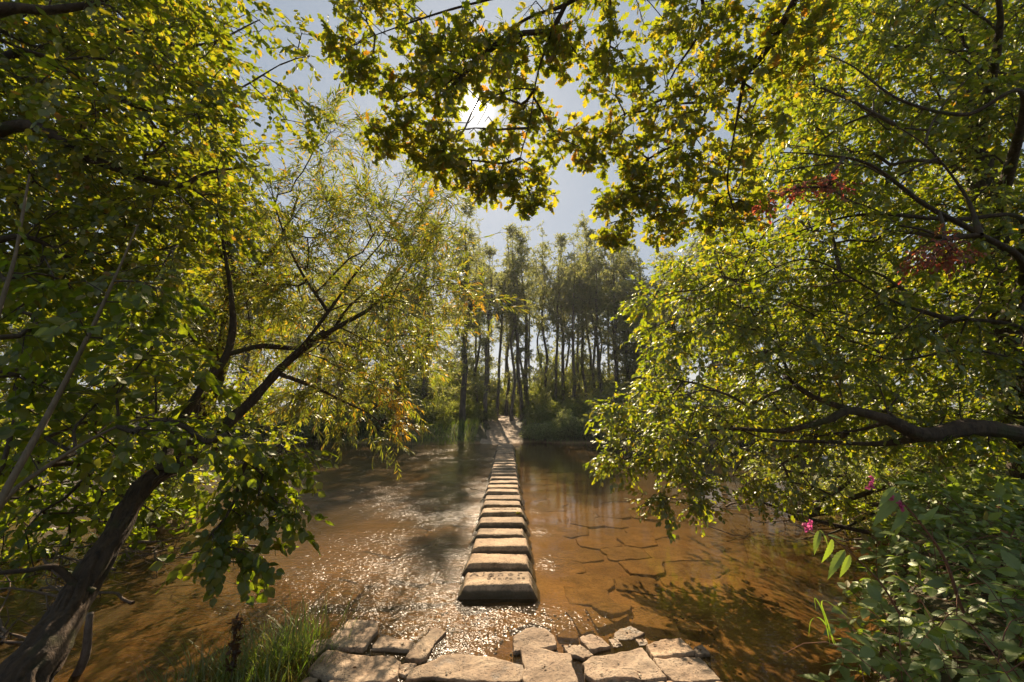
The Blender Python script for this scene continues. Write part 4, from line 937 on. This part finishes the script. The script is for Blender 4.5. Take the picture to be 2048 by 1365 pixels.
# ------------------------------------------------------------------ grass
def blades(pts, hmin, hmax, w, bend=.5, tilt=.35):
    n = len(pts); m = 5; t = np.linspace(0, 1, m); az = rng.uniform(0, 6.283, n); h = rng.uniform(hmin, hmax, n); b = rng.uniform(.15, 1, n)*bend; lean = rng.uniform(0, tilt, n)
    dx, dy = np.cos(az), np.sin(az); out = lean[:, None]*t*h[:, None]+b[:, None]*(t**2.2)*h[:, None]; z = h[:, None]*t*(1-.45*b[:, None]*t**1.5)
    C = np.stack([pts[:, 0:1]+dx[:, None]*out, pts[:, 1:2]+dy[:, None]*out, pts[:, 2:3]+z], -1)
    ww = (w*rng.uniform(.6, 1.3, n))[:, None]*(1-t**1.6)*.5+.0002; S = np.stack([-dy, dx, dx*0], -1)[:, None]*ww[..., None]
    V = np.stack([C-S, C+S], 2).reshape(-1, 3); i = np.arange(m-1)*2; F1 = np.stack([i, i+1, i+3, i+2], 1); F = (F1[None]+(np.arange(n)*m*2)[:, None, None]).reshape(-1, 4)
    return V, F
def far_grass():
    n = 26000; x = rng.uniform(-18, 15, n); y = far_edge(x)+rng.uniform(-.25, 3.0, n)**1.0; k = (np.abs(x-path_x(y)) > 1.35) & ((x < 1) | (rng.random(n) < .25)); x, y = x[k], y[k]
    p = np.stack([x, y, height(x, y)-.02], 1); mb = MB(); mb.add(*blades(p, .15, .5, .014)); return tag(mb.build('grass', L_GRASS, False), 'tall bank grass along the far water edge', kind='stuff')
far_grass()
n = 9000; x = rng.uniform(-6, 6, n); y = rng.uniform(24, 36, n); k = (np.abs(x-path_x(y)) > 1.15); p = np.stack([x[k], y[k], height(x[k], y[k])-.02], 1)
mb = MB(); mb.add(*blades(p, .1, .35, .016)); tag(mb.build('grass', L_GRASS, False), 'grass verges beside the far path', kind='stuff')
def tuft(c, n, R, hmin, hmax, label, w=.009):
    q = rng.normal(0, R, (n, 2)); pts = np.stack([q[:, 0], q[:, 1], q[:, 0]*0], 1); mb = MB(); mb.add(*blades(pts, hmin, hmax, w, .6, .5)); o = mb.build('grass_tuft', L_GRASS, False)
    o.location = (c[0], c[1], hgt(c[0], c[1])-.02); return tag(o, label, 'grass', 'grass tufts on the left bank')
for (u, v), n, R, a, b, lb in [((600,1290),260,.13,.2,.55,'tallest bright grass tuft at the left end of the paving'), ((545,1310),230,.14,.18,.48,'bright grass tuft left of the tallest one'), ((520,1350),200,.14,.15,.4,'short grass tuft at the bottom edge'),
    ((625,1335),60,.03,.1,.22,'little tuft growing from a joint of the large pale slab'), ((430,1345),200,.15,.15,.42,'thin grass tuft beside the brown dead stalk'), ((360,1380),170,.15,.15,.4,'grass tuft low between the trunk and the dead stalk'), ((620,1255),70,.05,.12,.28,'grass fringe trailing into the water by the grey left slab'), ((655,1330),20,.02,.06,.14,'tiny tuft on the large pale slab')]:
    g = G(u, v, .03); tuft(g, n, R, a, b, lb)
n = 1600; x = rng.uniform(-2.6, -1.25, n); y = rng.uniform(1.9, 3.0, n); p = np.stack([x, y, height(x, y)-.01], 1); mb = MB(); mb.add(*blades(p, .06, .22, .006)); tag(mb.build('grass', L_GRASS, False), 'short grass on the near left bank', kind='stuff')

# dead dock stalk
g = G(462, 1350, .05); ds = empty('dead_stalk', (g[0], g[1], .02), 'brown withered seed stalk standing in the grass at bottom left', 'dead plant')
mb = MB(); c = np.array([(0,0,0), (.01,0,.12), (-.005,.01,.25), (.015,0,.36)]); cc = spline(np.c_[c, [.005,.004,.003,.002]], .02); mb.tube(cc[:, :3], cc[:, 3], 6); o = mb.build('stem', DRIFT); o.parent = ds
DEAD = leaf_mat('dead_leaf', GR((.05,.025,.012), (.09,.045,.02), (.14,.075,.03)), GR((.1,.04,.01), (.15,.06,.02), (.2,.09,.02)), gloss=.03)
mb = MB(); q = cc[rng.integers(4, len(cc), 110), :3]+rng.normal(0, .012, (110, 3)); place(mb, [(LO[0]*.045, LO[1], None, None)], q, rng.normal(0, 1, (110, 3)), rng.normal(0, 1, (110, 3)), rng.uniform(.5, 1.2, 110)); o = mb.build('seed_head', DEAD, False); o.parent = ds

# ------------------------------------------------------------------ undergrowth on the right bank
LS = leaf_serrated(.62); LB = leaf_serrated(.5, .3)
def compound(nl, size, stem=.16):
    LV, LF, SV, SF = [], [], [], []; c = 0; angs = {3: (0, 1.25, -1.25), 5: (0, 1.0, -1.0, 2.0, -2.0)}[nl]
    for a in angs:
        s = size*(1.1 if a == 0 else .9)*random.uniform(.85, 1.1); R = rotm((0,0,1), a) @ rotm((0,1,0), random.gauss(.22, .15)) @ rotm((1,0,0), random.gauss(0, .25)); b = np.array([stem+.01*math.cos(a), .01*math.sin(a), 0])
        V = (LS[0]*s) @ R.T+b; LV.append(V); LF.append(LS[1]+c); c += len(V)
    for t in (0, 1):
        for a in (0, 2.1, 4.2): SV.append((t*stem, .0016*math.cos(a), .0016*math.sin(a)-.02*(1-t)))
    SF = [(0,1,4,3), (1,2,5,4), (2,0,3,5)]
    return np.vstack(LV), np.vstack(LF), np.array(SV, float), np.array(SF)
T_BR = [compound(random.choice((3, 3, 5)), .088) for _ in range(10)]
def cover(n, xr, yr, hmax, dens):
    x = rng.uniform(*xr, n); y = rng.uniform(*yr, n); e = near_edge(x); k = (y < e+.22*vn(np.stack([x, y, x*0], 1), 2)+.1) & (x > 1.5); x, y = x[k], y[k]
    top = hmax(x, y)*(.75+.5*fbm(np.stack([x, y, x*0], 1), 1.6, 2)); z = height(x, y)+np.maximum(top, .08)*rng.random(len(x))**.35
    return np.stack([x, y, z], 1)
hm = lambda x, y: .10+.20*sstep(1.7, 3.2, x)
p = cover(7000, (1.4, 7.5), (1.4, 7.2), hm, 1)
d = rng.normal(0, 1, p.shape); d[:, 2] = rng.normal(.05, .3, len(p)); d[:, 1] -= .3
mb = MB(); place(mb, T_BR, p, d, np.array([0, 0, 1.])+rng.normal(0, .3, p.shape), rng.uniform(.65, 1.45, len(p)))
# arching bramble stems that carry the leaves
for _ in range(90):
    x = random.uniform(1.8, 6); y = random.uniform(1.6, float(near_edge(np.array(x)))); z = hgt(x, y); a = random.uniform(0, 6.28); L = random.uniform(.3, .8); t = np.linspace(0, 1, 8)[:, None]
    c = np.array([x, y, z])+np.c_[np.cos(a)*L*t, np.sin(a)*L*t, .45*np.sin(t*2.4)*random.uniform(.6, 1.1)]; mb.tube(c, np.linspace(.004, .0015, 8), 4, 1)
tag(mb.build('undergrowth', [L_HERB, STEMR], False), 'bramble and nettle undergrowth covering the right bank', kind='stuff')
# leaf litter under it
n = 1500; x = rng.uniform(1.6, 5, n); y = rng.uniform(1.5, 4.5, n); k = y < near_edge(x); p = np.stack([x[k], y[k], height(x[k], y[k])+.01], 1); mb = MB()
place(mb, [(LO[0]*.06, LO[1], None, None)], p, rng.normal(0, 1, p.shape)*[1, 1, .2], np.array([0, 0, 1.])+rng.normal(0, .3, p.shape), rng.uniform(.5, 1.1, len(p))); tag(mb.build('leaf_litter', DEAD, False), 'dead leaves on the right bank', kind='stuff')

def balsam(name_label, stem_pts, leaves, flowers):
    b0 = P(*stem_pts[0][:3]); t = empty('balsam_plant', b0, name_label, 'wildflower', 'pink flowering balsam plants on the right bank')
    c = spline([list(P(u, v, d))+[r] for u, v, d, r in stem_pts], .03); mb = MB(); mb.tube(c[:, :3]-b0, c[:, 3], 8); o = mb.build('stem', STEMR); o.parent = t
    for (u, v, d, u2, v2, s) in leaves:
        a = P(u, v, d); b = P(u2, v2, d-.05); L = np.linalg.norm(b-a); mb = MB(); dirn = (b-a)[None]
        place(mb, [(leaf_serrated(.27, .3, 9)[0]*L, leaf_serrated(.27, .3, 9)[1], None, None)], (a-b0)[None], dirn, np.array([[random.uniform(-.4, .4), -.5, .8]]), np.array([1.0])); o = mb.build('leaf', L_HERB, False); o.parent = t
        mb = MB(); j = c[np.argmin(np.linalg.norm(c[:, :3]-a, axis=1)), :3]
        if np.linalg.norm(j-a) > .01: mb.tube(np.array([j, (j+a)/2+[0, 0, .01], a])-b0, .0018, 5); o = mb.build('leaf_stalk', STEMG); o.parent = t
    for (u, v, d, rp, n) in flowers:
        ce = P(u, v, d); R = rp/FP*d; mb = MB(); q = rng.normal(0, 1, (n, 3))*[R*.4, R*.4, R*.7]+ce-b0
        pet = (leaf_oval(.9, -.3, .3)[0]*.024, leaf_oval(.9, -.3, .3)[1], None, None); q = np.repeat(q, 5, 0); place(mb, [pet], q, rng.normal(0, 1, q.shape)+[0, -.3, -.3], rng.normal(0, 1, q.shape), rng.uniform(.6, 1.1, len(q)))
        o = mb.build('flower_head', L_PINK, False); o.parent = t
        j = c[np.argmin(np.linalg.norm(c[:, :3]-ce, axis=1)), :3]; mb = MB(); mb.tube(np.array([j, (j+ce)/2+[0, 0, .02], ce])-b0, .0015, 5); o = mb.build('flower_stalk', STEMG); o.parent = t
balsam('tall balsam with a red stem and three pink flower heads leaning over the brambles', [(1975,1300,2.7,.011), (1925,1220,2.75,.010), (1890,1120,2.8,.009), (1840,1045,2.85,.007), (1800,1000,2.9,.005), (1775,965,2.9,.003)],
       [(1800,985,2.85,1750,1048,0), (1808,1010,2.85,1795,1072,0), (1790,975,2.8,1757,1005,0), (1835,1040,2.8,1900,1020,0), (1788,968,2.85,1835,960,0), (1815,1020,2.85,1785,1060,0), (1845,1050,2.8,1870,1010,0), (1780,972,2.9,1810,985,0)],
       [(1740,962,2.85,11,6), (1778,994,2.85,7,3), (1800,1013,2.8,7,3)])
balsam('slender balsam with one pink flower head hanging over the brown water', [(1800,1230,2.5,.006), (1760,1165,2.5,.005), (1700,1105,2.5,.004), (1660,1075,2.5,.003), (1635,1060,2.5,.002)],
       [(1640,1060,2.5,1625,1105,0), (1665,1078,2.5,1655,1130,0), (1690,1100,2.5,1652,1150,0), (1700,1110,2.5,1685,1155,0), (1655,1070,2.5,1690,1075,0), (1640,1060,2.5,1665,1090,0), (1715,1120,2.5,1750,1105,0)], [(1617,1050,2.5,11,6)])
mb = MB()
for a in ([(1668,1290,2.4), (1655,1245,2.4), (1643,1208,2.4), (1652,1202,2.38), (1680,1222,2.36), (1700,1240,2.35)], [(1672,1290,2.42), (1655,1255,2.4), (1638,1236,2.38), (1622,1242,2.36), (1617,1275,2.35)], [(1660,1290,2.42), (1648,1230,2.4), (1630,1196,2.4), (1632,1222,2.4)]):
    c = spline([list(P(*q))+[.004] for q in a], .01); n = len(c); w = .0045*np.sin(np.linspace(.3, math.pi, n))+.0003; V = np.stack([c[:, :3]-np.outer(w, [1, .3, 0]), c[:, :3]+np.outer(w, [1, .3, 0])], 1).reshape(-1, 3); i = np.arange(n-1)*2
    mb.add(V, np.stack([i, i+1, i+3, i+2], 1))
b0 = P(1670, 1290, 2.4); mb.V = [v-b0.astype(np.float32) for v in mb.V]; o = mb.build('reed_grass', L_GRASS, False); o.location = b0; tag(o, 'two long bent grass blades over the water beside the brambles', 'grass')

# ------------------------------------------------------------------ driftwood and roots
def drift(label, c, n, spread, lmin, lmax, rmax, mat=DRIFT, zr=.3):
    t = empty('driftwood', c, label, 'driftwood')
    for k in range(n):
        a = random.uniform(0, 6.28); L = random.uniform(lmin, lmax); s = np.array([random.gauss(0, spread[0]), random.gauss(0, spread[1]), random.uniform(-.05, zr)]); d = np.array([math.cos(a), math.sin(a)*.5, random.uniform(-.15, .25)])*L
        tt = np.linspace(0, 1, 12)[:, None]; q = s+d*(tt-.5); q = q+np.stack([fbm(q+k, 3, 2), fbm(q+k+3, 3, 2), fbm(q+k+7, 3, 2)], 1)*.06*L
        mb = MB(); r = random.uniform(.15, 1)*rmax; mb.tube(q, np.linspace(r, r*.25, 12), 7, 0, .1)
        for _ in range(3):
            j = q[random.randint(3, 10)]; e = j+rng.normal(0, .18, 3)*L; mb.tube(np.array([j, (j+e)/2+rng.normal(0, .02, 3), e]), [r*.4, r*.3, r*.1], 5)
        o = mb.build('dead_branch', mat); o.parent = t
drift('tangle of dead roots and twigs in the water behind the leaning trunk', (-4.2, 5.2, .02), 26, (.45, .35), .4, 1.3, .02)
drift('grey driftwood caught in the water left of the trunk base', (-4.0, 3.9, .02), 16, (.5, .3), .5, 1.4, .022)
drift('bleached heap of dead branches on the far side of the low bush', (4.6, 8.2, .02), 30, (1.0, .4), .5, 1.6, .022)
drift('dead twigs lying in the water under the low bush', (3.9, 6.2, .0), 10, (.9, .4), .6, 1.8, .018, zr=.1)
br = empty('fallen_branch', P(1750, 1040, 6.0), 'dark fallen bough half under water right of the hanging leaves', 'branch')
limb(br, [(1480,990,6.3,.012), (1600,1030,6.1,.022), (1720,1060,5.9,.03), (1830,1085,5.6,.035), (1900,1045,5.6,.03), (2050,1010,5.6,.03)], 'bough')
st = empty('snapped_stump', P(160, 1330, 3.0), 'snapped pale-ended stub beside the leaning trunk', 'stump')
limb(st, [(150,1370,2.95,.03), (172,1310,2.95,.026), (178,1250,2.95,.022), (182,1222,2.95,.018)], 'stub', DRIFT)
br2 = empty('bare_branch', P(100, 1130, 3.0), 'bare dead branch sticking left from the leaning trunk', 'branch')
limb(br2, [(-60,1150,2.9,.012), (60,1140,3.0,.016), (110,1132,3.1,.02), (150,1165,3.15,.025), (190,1180,3.2,.02)], 'bough')
# fallen leaves on the slabs and caught in the gravel
pts = []
for _ in range(70):
    ol, z, lb = random.choice(SL); c = np.mean([G(u, v, z)[:2] for u, v in ol], 0); e = G(*random.choice(ol), z)[:2]; q = c+(e-c)*random.random()*.8; pts.append((q[0], q[1], z*.5+.008))
p = np.array(pts); mb = MB(); place(mb, [(LO[0]*.034, LO[1], None, None), (OK[0]*.045, OK[1], None, None)], p, rng.normal(0, 1, p.shape)*[1, 1, .05], np.array([0, 0, 1.])+rng.normal(0, .15, p.shape), rng.uniform(.5, 1.1, len(p)))
tag(mb.build('fallen_leaves', DEAD, False), 'small brown fallen leaves scattered on the paving slabs', kind='stuff')

# ------------------------------------------------------------------ thin river haze
def haze(dens):
    V = [(x, y, z) for x in (-300, 300) for y in (-60, 440) for z in (-2.5, 40)]
    F = [(0,1,3,2), (4,6,7,5), (0,4,5,1), (2,3,7,6), (0,2,6,4), (1,5,7,3)]
    m = bpy.data.materials.new('haze'); m.use_nodes = True; nt = m.node_tree; nt.nodes.clear(); o_ = nt.nodes.new('ShaderNodeOutputMaterial'); pv_ = nt.nodes.new('ShaderNodeVolumePrincipled')
    pv_.inputs['Color'].default_value = (.85, .9, 1, 1); pv_.inputs['Density'].default_value = dens; pv_.inputs['Anisotropy'].default_value = .35; nt.links.new(pv_.outputs[0], o_.inputs['Volume'])
    mb = MB(); mb.add(V, F); tag(mb.build('haze', m, False), 'thin haze in the backlit air', kind='stuff')
if HAZE: haze(HAZE)
# ------------------------------------------------------------------ light, sky, camera
w = bpy.data.worlds.new('World'); SC.world = w; w.use_nodes = True; nt = w.node_tree; nt.nodes.clear()
out = N(nt, 'ShaderNodeOutputWorld'); bg = N(nt, 'ShaderNodeBackground'); sky = N(nt, 'ShaderNodeTexSky'); sky.sky_type = 'NISHITA'; sky.sun_disc = False
sky.sun_elevation = SUN_EL; sky.sun_rotation = SUN_AZ; sky.air_density = 1.0; sky.dust_density = 1.0; sky.ozone_density = 1.5
hz_ = N(nt, 'ShaderNodeMix'); hz_.data_type = 'RGBA'; hz_.inputs[0].default_value = .85   # thin even high haze whitens the blue
nt.links.new(sky.outputs[0], hz_.inputs[6]); hz_.inputs[7].default_value = (2.25, 2.75, 3.3, 1)
nt.links.new(hz_.outputs[2], bg.inputs[0]); bg.inputs[1].default_value = SKY_S
# the sun's own bright face and the small aureole round it
tc = N(nt, 'ShaderNodeTexCoord'); dp = N(nt, 'ShaderNodeVectorMath', operation='DOT_PRODUCT'); nt.links.new(tc.outputs['Generated'], dp.inputs[0]); dp.inputs[1].default_value = tuple(SUN)
ge = math_(nt, 'GREATER_THAN', dp.outputs['Value'], math.cos(math.radians(.75)))
au = math_(nt, 'MULTIPLY', math_(nt, 'POWER', math_(nt, 'MAXIMUM', dp.outputs['Value'], 0), 3000), .8)
bg2 = N(nt, 'ShaderNodeBackground'); bg2.inputs[0].default_value = (1, .93, .8, 1); nt.links.new(math_(nt, 'ADD', math_(nt, 'MULTIPLY', ge, 40), au), bg2.inputs[1])
ad = N(nt, 'ShaderNodeAddShader'); nt.links.new(bg.outputs[0], ad.inputs[0]); nt.links.new(bg2.outputs[0], ad.inputs[1]); nt.links.new(ad.outputs[0], out.inputs[0])
sl = bpy.data.lights.new('sun', 'SUN'); sl.energy = SUN_S; sl.angle = math.radians(.53); sl.color = (1, .79, .56)
so = bpy.data.objects.new('sun', sl); COL.objects.link(so); so.rotation_euler = Vector(-SUN).to_track_quat('-Z', 'Y').to_euler()
cam = bpy.data.cameras.new('camera'); cam.lens = 15; cam.sensor_width = 36; cam.clip_start = .05; cam.clip_end = 2000
co = bpy.data.objects.new('camera', cam); COL.objects.link(co); co.location = (0, 0, CH); co.rotation_euler = (math.pi/2+PITCH, 0, 0); SC.camera = co
SC.view_settings.view_transform = 'Standard'; SC.view_settings.look = 'None'; SC.view_settings.exposure = EXPO; SC.view_settings.gamma = 1
cy = SC.cycles; cy.max_bounces = 9; cy.diffuse_bounces = 6; cy.glossy_bounces = 3; cy.transmission_bounces = 5; cy.transparent_max_bounces = 12
cy.use_denoising = True; cy.denoising_prefilter = 'ACCURATE'; cy.caustics_reflective = False; cy.caustics_refractive = False; cy.sample_clamp_indirect = 5; cy.sample_clamp_direct = 4
